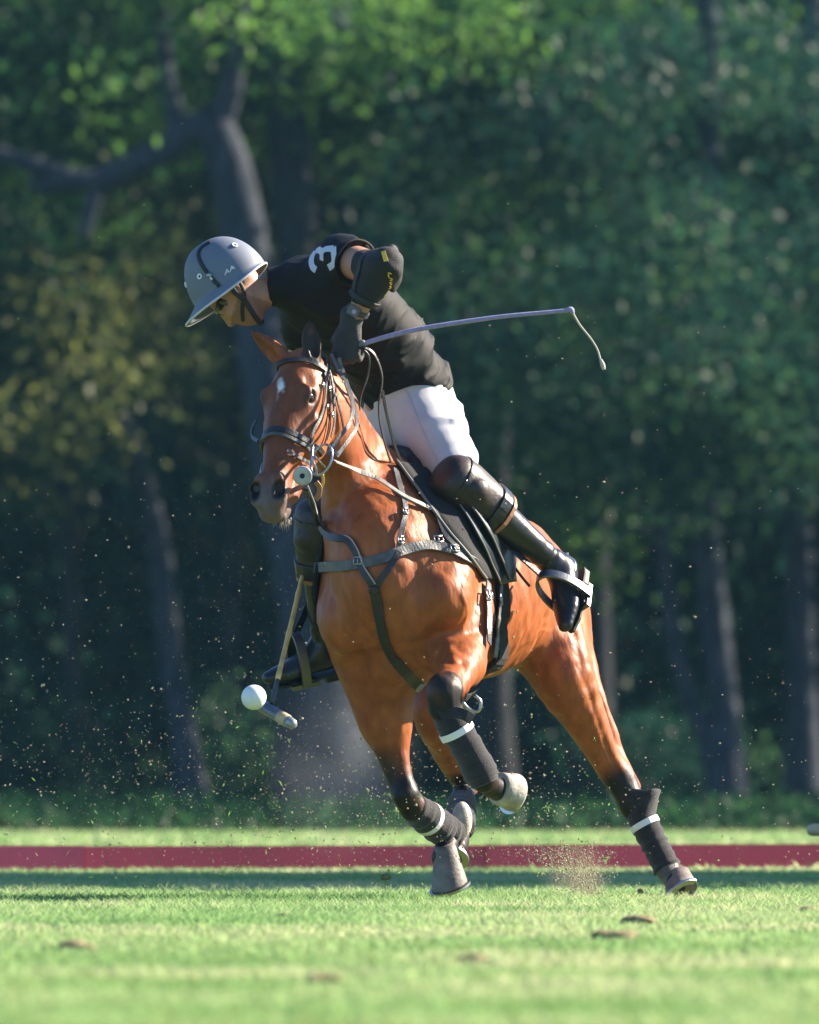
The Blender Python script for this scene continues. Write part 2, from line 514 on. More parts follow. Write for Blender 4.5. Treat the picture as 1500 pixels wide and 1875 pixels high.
# ---- turf blades: thick near the focus, thinner farther off
def blades(n, y0, y1, hmin, hmax, wd, margin=1.3):
    y = y0 + (y1 - y0) * rng.random(n); half = (y + 40) * 750 / FPX + margin
    x = (rng.random(n) * 2 - 1) * half
    cl = vnoise(np.stack([x * 1.4, y * .8, 0 * x], 1), 1.0, 31); cl2 = vnoise(np.stack([x, y, 0 * x], 1), 5.0, 32)
    h = (hmin + (hmax - hmin) * rng.random(n) ** 2) * (1 + .35 * cl2); a = rng.random(n) * 2 * math.pi
    lean = h * (.5 + 1.4 * rng.random(n)); b = rng.random(n) * 2 * math.pi
    w_ = wd * (.7 + .6 * rng.random(n))
    p = np.stack([x, y, np.zeros(n)], 1); sx = np.stack([np.cos(a), np.sin(a), 0 * a], 1) * w_[:, None]
    lv = np.stack([np.cos(b) * lean, np.sin(b) * lean, 0 * b], 1)
    m1 = p + lv * .35 + np.stack([0 * h, 0 * h, h * .6], 1); tip = p + lv + np.stack([0 * h, 0 * h, h], 1)
    v = np.stack([p - sx, p + sx, m1 + sx * .75, m1 - sx * .75, tip + sx * .12, tip - sx * .12], 1).reshape(-1, 3)
    o = np.arange(n)[:, None] * 6
    f = np.concatenate([o + [0, 1, 2, 3], o + [3, 2, 4, 5]], 0)
    tint = np.clip(.46 + .62 * cl + .16 * rng.normal(size=n) + .30 * cl2, 0, 1)
    return v, f, np.repeat(tint, 6)
bl = [blades(95000, -20, -5, .008, .020, .0022), blades(130000, -6, 5, .010, .030, .0016), blades(60000, 5, 12, .010, .026, .003), blades(30000, 12, 44, .012, .035, .010, 2.0)]
vs = np.concatenate([b[0] for b in bl]); off = np.cumsum([0] + [len(b[0]) for b in bl[:-1]])
fs = np.concatenate([b[1] + o for b, o in zip(bl, off)]); tn = np.concatenate([b[2] for b in bl])
gme = mesh_np('grass', vs, fs); set_tint(gme, tn)
M_grass = leaf_mat('grass_blades', [(.155, .29, .095), (.24, .41, .15), (.36, .48, .21), (.50, .52, .30)], .52, .5)
grass = link('grass', gme, M_grass, smooth=False); tag(grass, kind='stuff')

M_shade_floor = add_noise_mat('painted_shade_floor', [(.018, .022, .014), (.030, .034, .020), (.05, .045, .028)], 2.5)
o = link('painted_shade_floor', mesh_py('painted_shade_floor', [(-60, 43.5, .004), (60, 46.5, .004), (60, 126, .004), (-60, 126, .004)], [(0, 1, 2, 3)]), M_shade_floor, smooth=False); tag(o, kind='structure')  # dark sheet over the far grass, its shade painted into the colour
bx = np.linspace(-70, 70, 57); by = np.linspace(0, 1, 15); BX, BT = np.meshgrid(bx, by, indexing='ij')
BZ = (BT ** .7) * 20 + .9 * np.sin(BX * .9 + 5 * BT) * BT + .7 * np.sin(BX * 2.3) * BT
bv_ = np.stack([BX, 118 + BT * 22 + .8 * np.sin(BX * 1.3), BZ - .3], -1).reshape(-1, 3); fi = []
for i in range(56):
    for j in range(14): fi.append((i * 15 + j, (i + 1) * 15 + j, (i + 1) * 15 + j + 1, i * 15 + j + 1))
o = link('sky_blocking_bank', mesh_np('sky_blocking_bank', bv_, np.array(fi)), M_shade_floor); tag(o, kind='structure')  # bank added to close off the bright sky behind the trees

# ---- low red sideboard
M_red = mat('red_board_paint', (.52, .050, .100), rough=.6, var=.25, vscale=1.2, stretch=(.6, 1, 1))
M_red_lit = mat('sunlit_board_paint', (.48, .06, .125), rough=.65, var=.25, vscale=1.5, stretch=(.6, 1, 1))  # pinker copy of the red, stronger sunlight put into the colour
ya = P(0, 1597, 0); 
def gp(px_, py_):
    d = ray(px_, py_); t = -CAM[2] / d[2]; return CAM + d * t
e0, e1_ = gp(0, 1597), gp(1500, 1592)
bd = nrm(e1_ - e0); bn = V(bd[1], -bd[0], 0)
board = thing('sideboard', 'long low red sideboard edging the far side of the polo ground', 'sideboard', tuple((e0 + e1_) / 2))
mid = (e0 + e1_) / 2
for i in range(-5, 6):
    L_ = 1.9
    c_ = mid + bd * (i * L_ - .62) + V(0, 0, .0575) + bn * .004 * (i % 2)
    b_ = bevel_box = solid('board', box_arr(c_, (bd, bn, V(0, 0, 1)), (L_ / 2 - .003, .014, 0.0560 + .0015 * (i % 3))), M_red_lit if i in (-2, -1) and i == -1 else M_red, board, False); localise(b_)

# ---- trees
M_bark = add_noise_mat('bark', [(.035, .036, .042), (.065, .066, .075), (.10, .10, .105)], 5, stretch=(3, 3, .6), bump=.6)
M_barkd = add_noise_mat('dark_bark', [(.020, .022, .026), (.036, .038, .043), (.055, .055, .058)], 5, stretch=(3, 3, .6), bump=.6)
M_bark2 = add_noise_mat('pale_bark', [(.030, .034, .042), (.052, .058, .070), (.08, .086, .10)], 5, stretch=(3, 3, .6), bump=.6)
M_leafA = leaf_mat('broad_leaves', [(.010, .038, .020), (.018, .066, .030), (.036, .105, .030), (.14, .28, .045)], .5)
M_leafB = leaf_mat('dusky_leaves', [(.008, .034, .028), (.015, .058, .042), (.028, .085, .050), (.08, .17, .05)], .48)
M_leafC = leaf_mat('olive_leaves', [(.016, .030, .014), (.030, .052, .018), (.060, .080, .025), (.17, .19, .05)], .5)
def crown_pts(c, rad, n_cl, per, sig, sunlit_tint=0.0):
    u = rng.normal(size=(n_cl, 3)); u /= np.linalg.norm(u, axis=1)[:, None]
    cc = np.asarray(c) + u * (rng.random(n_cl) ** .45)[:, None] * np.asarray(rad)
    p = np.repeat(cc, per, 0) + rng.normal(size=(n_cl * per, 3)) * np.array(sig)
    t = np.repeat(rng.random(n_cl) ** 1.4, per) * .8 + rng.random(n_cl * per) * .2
    return p, np.clip(t + sunlit_tint, 0, 1)  # raises the leaf tint of front sprays, painting them sunlit
def tree(label, stems, crowns, bark, leaf, size=.15, group='trees beyond the polo ground', name='tree', cat='tree'):
    base = stems[0][0][0]
    t = thing(name, label, cat, (base[0], base[1], 0), group)
    arr = []
    for pts, r0, r1 in stems:
        q = np.array(pts, float); rr = np.linspace(r0, r1, len(q))
        if q[0][2] < .2: rr[0] *= 1.35
        arr.append(tube_arr(q, rr, 10, 5))
    o = solid('trunk', join(arr), bark, t); localise(o)
    P_, T_2 = [], []
    for c in crowns:
        p, tt = crown_pts(*c); P_.append(p); T_2.append(tt)
    P_ = np.concatenate(P_); T_2 = np.concatenate(T_2)
    k = P_[:, 2] > .05; P_, T_2 = P_[k], T_2[k]
    v, f, tn = cards(P_, size, T_2)
    me = mesh_np('crown', v, f); set_tint(me, tn)
    o = link('crown', me, leaf, t, smooth=False); localise(o)
    return t
def pp(y, *pix): return [tuple(P(a, b, y)) for a, b in pix]
def gy(py_): return gp(750, py_)[1]
S_ = (.33, .33, .26)
def cr(px_, py_, y, rx, rz, n, per=90, sig=S_, sunlit_tint=0.0): return (P(px_, py_, y), (rx, rx, rz), n, per, sig, sunlit_tint)
# the bent tree with the long low bough
yA = 92.0
def foot(px_, y): return (P(px_, 1410, y)[0], y, -.02)
tree('bent grey tree with a long bough reaching to the left edge', [
    ([foot(648, yA)] + pp(yA, (610, 1350), (540, 1000), (496, 760), (468, 560), (440, 400), (418, 300), (388, 225)), .34, .23),
    (pp(yA, (388, 225), (345, 240), (300, 275), (235, 305), (180, 330), (120, 330), (60, 348)), .20, .10),
    (pp(yA, (150, 335), (60, 300), (-40, 270), (-160, 230)), .12, .07), (pp(yA, (175, 335), (168, 380), (150, 440)), .11, .06),
    (pp(yA, (330, 250), (318, 190), (305, 140), (300, 40), (310, -120)), .12, .07), (pp(yA, (400, 235), (430, 120), (440, -60), (420, -300)), .16, .07)],
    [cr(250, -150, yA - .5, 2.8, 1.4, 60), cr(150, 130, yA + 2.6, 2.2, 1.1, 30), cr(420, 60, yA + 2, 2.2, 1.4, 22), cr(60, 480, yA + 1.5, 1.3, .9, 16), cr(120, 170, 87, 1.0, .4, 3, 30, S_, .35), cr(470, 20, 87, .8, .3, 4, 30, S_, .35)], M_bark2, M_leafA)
tree('dark straight tree rising just behind the rider\'s back', [([foot(560, 97)] + pp(97, (556, 1200), (548, 800), (540, 420), (530, 200), (528, -60), (520, -300)), .32, .22), ([tuple(P(528, -40, 97)), tuple(P(600, 20, 92)), tuple(P(680, 70, 88)), tuple(P(900, 60, 88))], .07, .03)],
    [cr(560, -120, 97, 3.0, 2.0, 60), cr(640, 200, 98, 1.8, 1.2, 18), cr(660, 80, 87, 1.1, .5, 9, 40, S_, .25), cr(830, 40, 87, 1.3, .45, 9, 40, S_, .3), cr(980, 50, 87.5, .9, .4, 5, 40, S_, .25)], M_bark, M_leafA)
tree('forked pale tree with two stems joining at its foot', [([foot(1330, 94)] + pp(94, (1325, 1300), (1310, 1150), (1296, 1000), (1290, 800), (1296, 500), (1300, 200), (1290, -150)), .20, .12),
    ([foot(1336, 94)] + pp(94, (1300, 1370), (1262, 1270), (1232, 1150), (1215, 950), (1190, 700), (1180, 400)), .13, .08)],
    [cr(1230, 230, 93, 2.8, 1.8, 56), cr(1240, 560, 91, 2.6, 1.7, 44), cr(1400, 780, 90.5, 1.5, 1.0, 20), cr(1120, 800, 92, 1.4, 1.2, 18)], M_bark2, M_leafB)
tree('upright tree at the right edge with dense leaves above', [([foot(1472, 96)] + pp(96, (1468, 1250), (1462, 1000), (1465, 700), (1480, 300), (1490, -100)), .20, .13)],
    [cr(1480, 290, 96, 2.5, 1.9, 46), cr(1490, 650, 94, 1.6, 1.6, 26)], M_bark2, M_leafB)
tree('slim leaning tree with a sun patch on its stem, left of the pony', [([foot(352, 95)] + pp(95, (338, 1350), (310, 1180), (292, 1010), (262, 880), (236, 810), (205, 720), (180, 560)), .17, .10)],
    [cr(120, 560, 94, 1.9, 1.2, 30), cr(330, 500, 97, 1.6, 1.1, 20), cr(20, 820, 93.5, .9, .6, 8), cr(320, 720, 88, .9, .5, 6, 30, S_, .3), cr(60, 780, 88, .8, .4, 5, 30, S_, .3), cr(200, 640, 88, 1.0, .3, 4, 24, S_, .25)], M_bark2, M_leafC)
tree('thin straight tree near the left edge', [([foot(140, 98)] + pp(98, (136, 1300), (130, 1100), (120, 800), (110, 400), (100, 0)), .13, .08)],
    [cr(40, 160, 98, 2.4, 2.0, 44), cr(60, 620, 96.5, 1.7, .9, 24)], M_barkd, M_leafA)
tree('slender tree standing between the bent tree and the thin tree', [([foot(425, 101)] + pp(101, (424, 1200), (430, 900), (420, 500), (400, 100)), .13, .09)],
    [cr(380, 300, 100, 2.0, 1.6, 30), cr(440, 720, 101, 1.4, .7, 14)], M_barkd, M_leafC)
tree('dark tree behind the gap right of the rider', [([foot(905, 102)] + pp(102, (900, 1200), (905, 800), (915, 400), (930, 0), (940, -200)), .24, .14)],
    [cr(860, -20, 100, 3.2, 2.0, 66), cr(820, 420, 102, 2.4, 2.0, 44), cr(960, 700, 99, 2.0, 1.3, 30)], M_barkd, M_leafB)
tree('leafy tree with low hanging foliage above the whip', [([foot(1085, 100)] + pp(100, (1090, 1150), (1080, 800), (1060, 400), (1050, 0)), .22, .14)],
    [cr(1050, 20, 98, 3.0, 1.8, 66), cr(1090, 380, 99, 2.4, 1.6, 44), cr(1040, 880, 97, 1.7, 1.0, 22)], M_barkd, M_leafA)
for lab, x_, y_, m_, b_ in (('broad dark tree beyond the left edge of the picture', -6.2, 95, M_leafA, M_bark), ('slim tree farther beyond the left edge of the picture', -9.5, 99, M_leafC, M_barkd), ('broad tree beyond the right edge of the picture', 6.6, 98, M_leafB, M_bark), ('slim tree farther beyond the right edge of the picture', 10.0, 95, M_leafA, M_barkd)):
    tree(lab, [([(x_, y_, -.02), (x_ + .1, y_, 3), (x_ - .1, y_, 8)], .26, .14)], [((x_, y_, 6.6), (2.6, 2.6, 2.6), 66, 80, S_), ((x_ + .5, y_ - 1, 4.2), (1.8, 1.6, 1.0), 22, 80, S_)], b_, m_, .15)
# shrubs along the foot of the trees
for lab, x_, y_, rx_, rz_, m_ in (('low dark shrub at the foot of the trees on the left', 60, 96, 1.6, .8, M_leafB), ('low dark shrub at the foot of the bent tree', 500, 99, 1.4, .9, M_leafB), ('low dark shrub right of the pony\'s hind legs', 1180, 99, 1.5, .8, M_leafB)):
    c_ = P(x_, 1440, y_)
    tree(lab, [([(c_[0], y_, -.02), (c_[0] + .05, y_, .5)], .04, .02), ([(c_[0], y_, -.02), (c_[0] - .3, y_, .6)], .03, .015)], [((c_[0], y_, .55), (rx_, .8, rz_), 22, 80, (.28, .28, .2))], M_barkd, m_, .11, 'shrubs under the trees', 'shrub', 'shrub')
# the wood behind, one mass
n = 42000
wx = (rng.random(n) * 2 - 1) * 14; wz = rng.random(n) * 15; wy = 108 + rng.random(n) * 9 + 1.5 * np.sin(wx * .7)
v, f, tn = cards(np.stack([wx, wy, wz], 1), .42, rng.random(n) * .6, aspect=.6)
me = mesh_np('far_wood', v, f); set_tint(me, tn)
wood = link('far_wood', me, M_leafB, smooth=False); tag(wood, kind='stuff')
n = 14000
ux = (rng.random(n) * 2 - 1) * 9; uy = 44.5 + 38 * rng.random(n) ** 1.3; uz = .02 + .16 * rng.random(n) * (1 + .8 * vnoise(np.stack([ux * .8, uy * .3, 0 * ux], 1), 1, 51))
v, f, tn = cards(np.stack([ux, uy, np.abs(uz)], 1), .11, rng.random(n) * .7, aspect=.3)
me = mesh_np('undergrowth', v, f); set_tint(me, tn)
o = link('undergrowth', me, M_leafA, smooth=False); tag(o, kind='stuff')
# trees standing out of frame on the right, whose shade crosses the field
for i, (x_, y_, rad_, h_) in enumerate(((11.5, 11.0, 3.5, 9.0), (14.0, 12.2, 3.6, 13.5), (9.6, 10.3, 3.3, 9.5), (12.6, 10.9, 3.2, 11.5), (13.5, 58, 5, 13), (13.5, 66, 5, 13), (14, 74, 5, 14), (14, 82, 5, 13))):
    lab_ = ('shade tree nearest the board, right of the frame', 'tall shade tree behind the nearest one, right of the frame', 'shade tree closest to the frame on the right of the ground', 'shade tree between the two tall ones right of the board', 'tall shade tree at the near end of the row right of the trees', 'second tall shade tree of the row right of the trees', 'third tall shade tree of the row right of the trees', 'tall shade tree at the far end of the row right of the trees')[i]
    tree(lab_, [([(x_, y_, -.02), (x_ + .1, y_, 2), (x_, y_ + .1, h_ * .75)], .3, .12)], [((x_, y_, h_ * .62), (rad_, rad_, h_ * .36), 60, 34, (.6, .6, .5))], M_bark, M_leafA, .42, 'shade trees beside the ground')
# ================================================================== THE HORSE
A_ = R(21); R_ = R(15)
FW = V(-math.sin(A_), -math.cos(A_), 0)
L0 = V(math.cos(A_), -math.sin(A_), 0)
UP = math.cos(R_) * V(0, 0, 1) - math.sin(R_) * L0
LF = math.cos(R_) * L0 + math.sin(R_) * V(0, 0, 1)
B0 = P(782, 1058, .26)
def BP(s, l, u): return B0 + s * FW + l * LF + u * UP
AX = np.array((FW, LF, UP))
hv = Vol((-.70, -.80, -.02), (1.10, 1.75, 2.06), .0075)
# ---- trunk
st = [(.46, -.05, .095, .13), (.38, -.03, .172, .235), (.25, .0, .212, .32), (.08, .0, .245, .37), (-.10, -.005, .275, .365),
      (-.35, -.015, .295, .34), (-.56, -.02, .252, .29), (-.72, -.02, .192, .25), (-.88, -.06, .158, .225), (-1.01, -.13, .12, .19), (-1.12, -.18, .08, .12)]
hv.chain([BP(s, 0, u) for s, u, w_, h_ in st], [(w_, h_) for s, u, w_, h_ in st], k=.0, side=LF, n=8)
hv.chain([BP(.20, 0, .27), BP(.02, 0, .345), BP(-.25, 0, .29), BP(-.5, 0, .22)], [.10, .075, .07, .06], k=.10, n=3)      # withers and back
for sd_ in (-1, 1):
    hv.ell(BP(-.85, sd_ * .070, -.08 if sd_ > 0 else -.02), AX, (.24, .115, .27 if sd_ > 0 else .22), k=.10)          # haunch
    hv.ell(BP(-.95, sd_ * .05, -.18 if sd_ > 0 else -.05), AX, (.16, .105, .25 if sd_ > 0 else .18), k=.08)
    hv.chain([BP(.02, sd_ * .15, .24), BP(.22, sd_ * .175, .06), BP(.38, sd_ * .165, -.12)], [.09, .115, .115], k=.06, n=3)   # shoulder
    hv.ell(BP(.42, sd_ * .075, -.11), AX, (.095, .080, .13), k=.03)        # breast
    hv.chain([BP(.08, sd_ * .18, .02), BP(.14, sd_ * .17, -.18)], [.07, .08], k=.05)     # triceps
    hv.ell(BP(-.72, sd_ * .152, .05), AX, (.07, .045, .05), k=.07)        # hip point
    hv.chain([BP(.0, sd_ * .14, -.30), BP(.3, sd_ * .10, -.28)], [.05, .08], k=.06)
# ---- neck
nk = [(BP(.20, 0, .10), .175, .31), (P(692, 940, .14), .135, .235), (P(641, 856, .03), .098, .172), (P(600, 758, -.13), .085, .135), (P(566, 696, -.22), .075, .10)]
hv.chain([a for a, b, c in nk], [(b, c) for a, b, c in nk], k=.16, side=LF, n=6)
hv.chain([P(640, 930, .0), P(655, 1000, .0), P(668, 1060, -.03)], [.07, .075, .07], k=.08)       # throat and lower neck
hv.chain([P(585, 690, -.19), P(632, 735, -.10), P(668, 800, .04), P(700, 862, .18)], [.02, .03, .035, .04], k=.04)        # crest
# ---- head
HO = P(548, 664, -.25)
HA = nrm(V(-.185, -.50, -.85))
HL = V(.87, -.49, 0); HL = nrm(HL - HA * (HL @ HA))
HD = nrm(np.cross(HA, HL))
if HD[1] > 0: HD = -HD
def HP(t, l, d): return HO + t * .972 * HA + l * 1.03 * HL + d * HD
HX = np.array((HA, HL, HD))
hs = [(.00, -.035, .060, .065), (.06, -.03, .080, .085), (.12, -.03, .092, .092), (.20, -.033, .092, .094), (.28, -.03, .076, .088),
      (.36, -.025, .065, .074), (.44, -.022, .052, .062), (.50, -.022, .052, .056), (.555, -.028, .055, .052), (.595, -.04, .044, .038)]
hv.chain([HP(t, 0, d) for t, d, w_, h_ in hs], [(w_, h_) for t, d, w_, h_ in hs], k=.04, side=HL, n=6)
for s_ in (-1, 1):
    hv.ell(HP(.15, s_ * .052, -.005), HX, (.085, .042, .05), k=.03)
    hv.ell(HP(.215, s_ * .058, -.10), HX, (.115, .036, .095), k=.03)                        # cheek
    hv.chain([HP(.28, s_ * .042, -.135), HP(.40, s_ * .028, -.115), HP(.50, s_ * .022, -.098)], [.035, .028, .028], k=.025)
    hv.chain([HP(.110, s_ * .068, .044), HP(.142, s_ * .080, .038), HP(.180, s_ * .078, .022)], [.016, .017, .013], k=.022)           # brow
    hv.chain([HP(.23, s_ * .088, -.035), HP(.31, s_ * .072, -.038), HP(.40, s_ * .056, -.034)], [.016, .014, .010], k=.022)  # face crest
    hv.ell(HP(.168, s_ * .090, .022), HX, (.027, .015, .019), k=.008, op='sub')                # eye socket
    hv.chain([HP(.140, s_ * .082, .036), HP(.163, s_ * .088, .039), HP(.190, s_ * .082, .028)], [.008, .010, .006], k=.008)   # upper lid
    hv.ell(HP(.10, s_ * .078, .040), HX, (.028, .016, .014), k=.03, op='sub')                    # hollow above the eye
    hv.chain([HP(.50, s_ * .030, .026), HP(.535, s_ * .052, .020), HP(.575, s_ * .048, -.004), HP(.585, s_ * .03, -.005)], [.014, .017, .016, .012], k=.018)   # nostril wing
    hv.ell(HP(.548, s_ * .044, .022), HX, (.034, .019, .026), k=.008, op='sub')               # nostril
    hv.chain([HP(.605, 0, -.075), HP(.57, s_ * .038, -.078), HP(.50, s_ * .055, -.072)], [.0055, .0055, .006], k=.008, op='sub')  # mouth
    # ears
    eb = HP(-.005, s_ * .052, .0)
    et = P(567, 585, -.26) if s_ > 0 else P(461, 605, -.22)
    ed = nrm(et - eb); el = np.linalg.norm(et - eb)
    en = nrm(V(.30, -.95, .1) if s_ > 0 else V(-.85, -.5, .1)); en = nrm(en - ed * (en @ ed)); es = np.cross(ed, en)
    E = lambda a, b=0, c=0: eb + ed * a * el + es * b + en * c
    hv.chain([E(-.05), E(.22), E(.5), E(.78), E(1.0)], [(.026, .026), (.034, .030), (.036, .026), (.024, .018), (.006, .006)], k=.022, side=es, n=3)
    hv.chain([E(.18, 0, .034), E(.45, 0, .031), E(.75, 0, .022), E(.95, 0, .012)], [(.016, .028), (.024, .026), (.015, .018), (.003, .004)], k=.006, op='sub', side=es, n=3)
hv.ell(HP(.555, 0, -.098), HX, (.040, .034, .028), k=.02)                        # chin
hv.ell(HP(.60, 0, -.052), HX, (.018, .036, .022), k=.015)                        # upper lip
hv.ell(HP(.592, 0, -.090), HX, (.018, .030, .014), k=.012)                       # lower lip
for s_ in (-1, 1):
    hv.chain([HP(.612, s_ * .006, -.073), HP(.58, s_ * .034, -.0755), HP(.515, s_ * .050, -.070)], [.004, .005, .004], k=.004, op='sub')
# ---- legs
def leg(rows, k=.05):
    hv.chain([P(*r[:3]) for r in rows], [r[3] for r in rows], k=k, n=3)
legA = [(692, 1200, .12, .108), (704, 1275, .12, .086), (714, 1340, .11, .067), (727, 1405, .10, .050), (742, 1452, .10, .046), (756, 1478, .12, .044)]
leg(legA, .10)
leg([(652, 1130, .06, .09), (658, 1195, .08, .085), (682, 1258, .10, .080), (700, 1310, .11, .07)], .10)
hv.ball(P(741, 1458, .075), .043, k=.03)
leg([(756, 1478, .12, .042), (790, 1505, .20, .033), (822, 1525, .28, .036)], .03)
leg([(822, 1525, .28, .040), (818, 1550, .24, .036), (814, 1570, .22, .040)], .02)
legB = [(840, 1125, .02, .12), (842, 1188, -.08, .098), (838, 1222, -.20, .080), (828, 1248, -.32, .062), (815, 1268, -.42, .056), (816, 1296, -.42, .050)]
leg(legB, .06)
hv.ell(P(846, 1222, -.12), np.eye(3), (.075, .10, .075), k=.04)
hv.ball(P(812, 1262, -.43), .052, k=.03)
leg([(816, 1296, -.42, .046), (852, 1360, -.40, .034), (886, 1426, -.37, .040)], .03)
leg([(886, 1428, -.37, .042), (905, 1442, -.31, .038), (922, 1448, -.26, .042)], .02)
legC = [(850, 1130, .95, .14), (816, 1220, .76, .115), (800, 1300, .62, .092), (814, 1355, .70, .068), (836, 1408, .82, .046), (851, 1440, .90, .042), (846, 1468, .80, .040)]
leg(legC, .06)
hv.ball(P(861, 1442, .94), .030, k=.03)
leg([(846, 1468, .80, .038), (843, 1498, .62, .036), (838, 1530, .52, .038), (832, 1552, .44, .04)], .03)
legD = [(992, 1095, 1.02, .145), (1012, 1180, .86, .132), (1034, 1240, .80, .112), (1074, 1322, .84, .072), (1110, 1390, .89, .055), (1137, 1432, .92, .053), (1158, 1472, .91, .044)]
leg(legD, .08)
hv.chain([P(1040, 1140, 1.05), P(1066, 1220, 1.0), P(1100, 1300, .96), P(1142, 1400, .97), P(1163, 1440, .98)], [.07, .055, .032, .016, .020], k=.05, n=3)   # hamstring to the point of hock
leg([(1158, 1472, .91, .042), (1192, 1535, .88, .034), (1222, 1590, .86, .038)], .03)
leg([(1222, 1592, .86, .036), (1232, 1608, .84, .036), (1240, 1615, .82, .042)], .02)
for a, b in (((650, 1120, -.10), (700, 1240, -.05)),):
    pass
hvv, hvq = hv.mesh(4)
hn = vnormals(hvv, hvq)
_q = hvv @ np.stack([FW, LF, UP]).T
_hd = np.clip((np.linalg.norm(hvv - HP(.3, 0, -.04), axis=1) - .20) / .15, .25, 1)
hvv = hvv + hn * ((.0062 * vnoise(_q * V(.8, 1, .55), 9, 4) + .0032 * vnoise(_q * V(1.3, 1, .6), 19, 5) + .0020 * vnoise(_q * V(1.4, 1, .7), 40, 6) + .0022 * np.clip(1 - 9 * np.abs(vnoise(_q * V(.7, 1, .9), 8, 14)), 0, 1) * np.clip(vnoise(_q, 4, 15) * 3, 0, 1)) * _hd)[:, None]
horse_skin = Skin(hvv, hvq)

# creases between the muscles, tendons and veins, laid along the skin
for pix, am, wd_ in (([(686, 1092), (691, 1150), (700, 1205), (712, 1255)], .013, .030), ([(748, 1010), (768, 1055), (784, 1105), (792, 1150)], .009, .028),
                     ([(786, 1168), (815, 1158), (850, 1160), (882, 1150)], .011, .020), ([(660, 1150), (666, 1200), (676, 1245), (704, 1285)], .011, .018),
                     ([(706, 1300), (722, 1360), (736, 1425)], .007, .010), ([(690, 1300), (706, 1365), (722, 1425)], .004, .009),
                     ([(958, 1212), (985, 1180), (1000, 1130)], .012, .030), ([(1052, 1160), (1066, 1225), (1086, 1290)], .008, .016), ([(1088, 1300), (1112, 1370), (1136, 1420)], .006, .010),
                     ([(612, 935), (640, 990), (662, 1040)], .009, .028), ([(800, 1200), (830, 1215), (862, 1210)], .006, .014), ([(836, 1185), (850, 1215), (850, 1250)], .007, .016),
                     ([(935, 1010), (965, 1060), (978, 1120)], .006, .035), ([(612, 1100), (625, 1160), (648, 1220)], .005, .025),
                     ([(856, 1052), (846, 1085), (856, 1118), (848, 1150)], -.0035, .006), ([(1048, 1110), (1040, 1150), (1052, 1190)], -.003, .006), ([(905, 1170), (930, 1140), (948, 1100), (940, 1070)], -.003, .006),
                     ([(640, 1090), (652, 1120), (646, 1150)], -.003, .006), ([(700, 760), (690, 800), (700, 850)], .004, .02), ([(560, 780), (548, 810), (540, 850)], -.003, .007), ([(545, 800), (530, 840)], -.0025, .006)):
    A, B = horse_skin.path(pix, 0, 8)
    if len(A) < 3: continue
    lo_, hi_ = A.min(0) - 3 * abs(wd_), A.max(0) + 3 * abs(wd_)
    k = np.where(np.all((hvv > lo_) & (hvv < hi_), axis=1))[0]
    d_ = np.sqrt(((hvv[k][:, None] - A[None]) ** 2).sum(2)).min(1)
    fade = 1 - .5 * np.abs(vnoise(hvv[k], 14, 77))
    hvv[k] -= hn[k] * (am * np.exp(-(d_ / wd_) ** 2) * fade)[:, None]
horse_skin = Skin(hvv, hvq)
# ---- coat
def cap(p, a, b, r0, r1):
    """soft mask: 1 inside r0 of the segment a-b, 0 beyond r1"""
    a = np.asarray(a); b = np.asarray(b); T = b - a
    t = np.clip((p - a) @ T / (T @ T + 1e-9), 0, 1)
    d = np.linalg.norm(p - a - t[:, None] * T, axis=1)
    return np.clip((r1 - d) / (r1 - r0), 0, 1)
N1 = vnoise(hvv, 9, 1); N2 = vnoise(hvv, 30, 2); N3 = vnoise(hvv, 75, 3)
bay = V(.285, .074, .022); dark_bay = V(.17, .052, .020); gold = V(.38, .125, .036); black = V(.012, .010, .010); white = V(.75, .72, .68); grey = V(.10, .085, .08)
c = bay + (gold - bay) * np.clip(.25 + .35 * N1 + .1 * N2, 0, 1)[:, None]
def mixc(c, m, k): return c + (k - c) * np.clip(m, 0, 1)[:, None]
bs = (hvv - B0) @ FW; bl = (hvv - B0) @ LF; bu = (hvv - B0) @ UP
ht = (hvv - HO) @ HA; hl = (hvv - HO) @ HL; hd = (hvv - HO) @ HD
inhead = cap(hvv, HP(.02, 0, -.05), HP(.58, 0, -.05), .16, .2) * (hd > -.17)
c = mixc(c, inhead * .95 * np.clip((hd + .03) / .05, 0, 1) * np.clip((ht + .02) / .1, 0, 1), dark_bay)   # darker face
mz = inhead * np.clip((ht - .45 - .02 * N2) / .10, 0, 1)
c = mixc(c, mz * .85, V(.115, .090, .088))
c = mixc(c, inhead * np.clip((ht - .52) / .05, 0, 1) * np.clip((-hd - .01) / .05, 0, 1) * .7, V(.16, .12, .10))
star = np.exp(-((ht - .135 - .9 * hl * .3) / .027) ** 2 - ((hl + .012 - .28 * (ht - .135)) / .0155) ** 2) * (hd > 0) * inhead + .35 * np.exp(-((ht - .19) / .05) ** 2 - ((hl + .018) / .006) ** 2) * (hd > 0) * inhead
c = mixc(c, np.clip((star * (1 + .5 * N3) - .22) * 2.4, 0, 1), white)
def blk(pts, r0, r1, amount=1.0):
    global c
    m = np.zeros(len(hvv))
    for a, b in zip(pts[:-1], pts[1:]): m = np.maximum(m, cap(hvv, P(*a), P(*b), r0, r1))
    c = mixc(c, np.clip(m * amount * (1 + .25 * N2), 0, 1), black)
blk([(744, 1462, .10), (790, 1505, .20), (822, 1525, .28), (814, 1575, .22)], .075, .105)
blk([(708, 1395, .10), (738, 1450, .08)], .03, .085, .9)
blk([(812, 1258, -.45), (815, 1290, -.42), (852, 1360, -.40), (886, 1426, -.37), (925, 1450, -.26)], .068, .095)
blk([(843, 1440, .84), (846, 1475, .78), (843, 1498, .62), (832, 1555, .44)], .06, .10)
blk([(1137, 1440, .90), (1158, 1472, .91), (1222, 1590, .86), (1240, 1620, .82)], .050, .085)
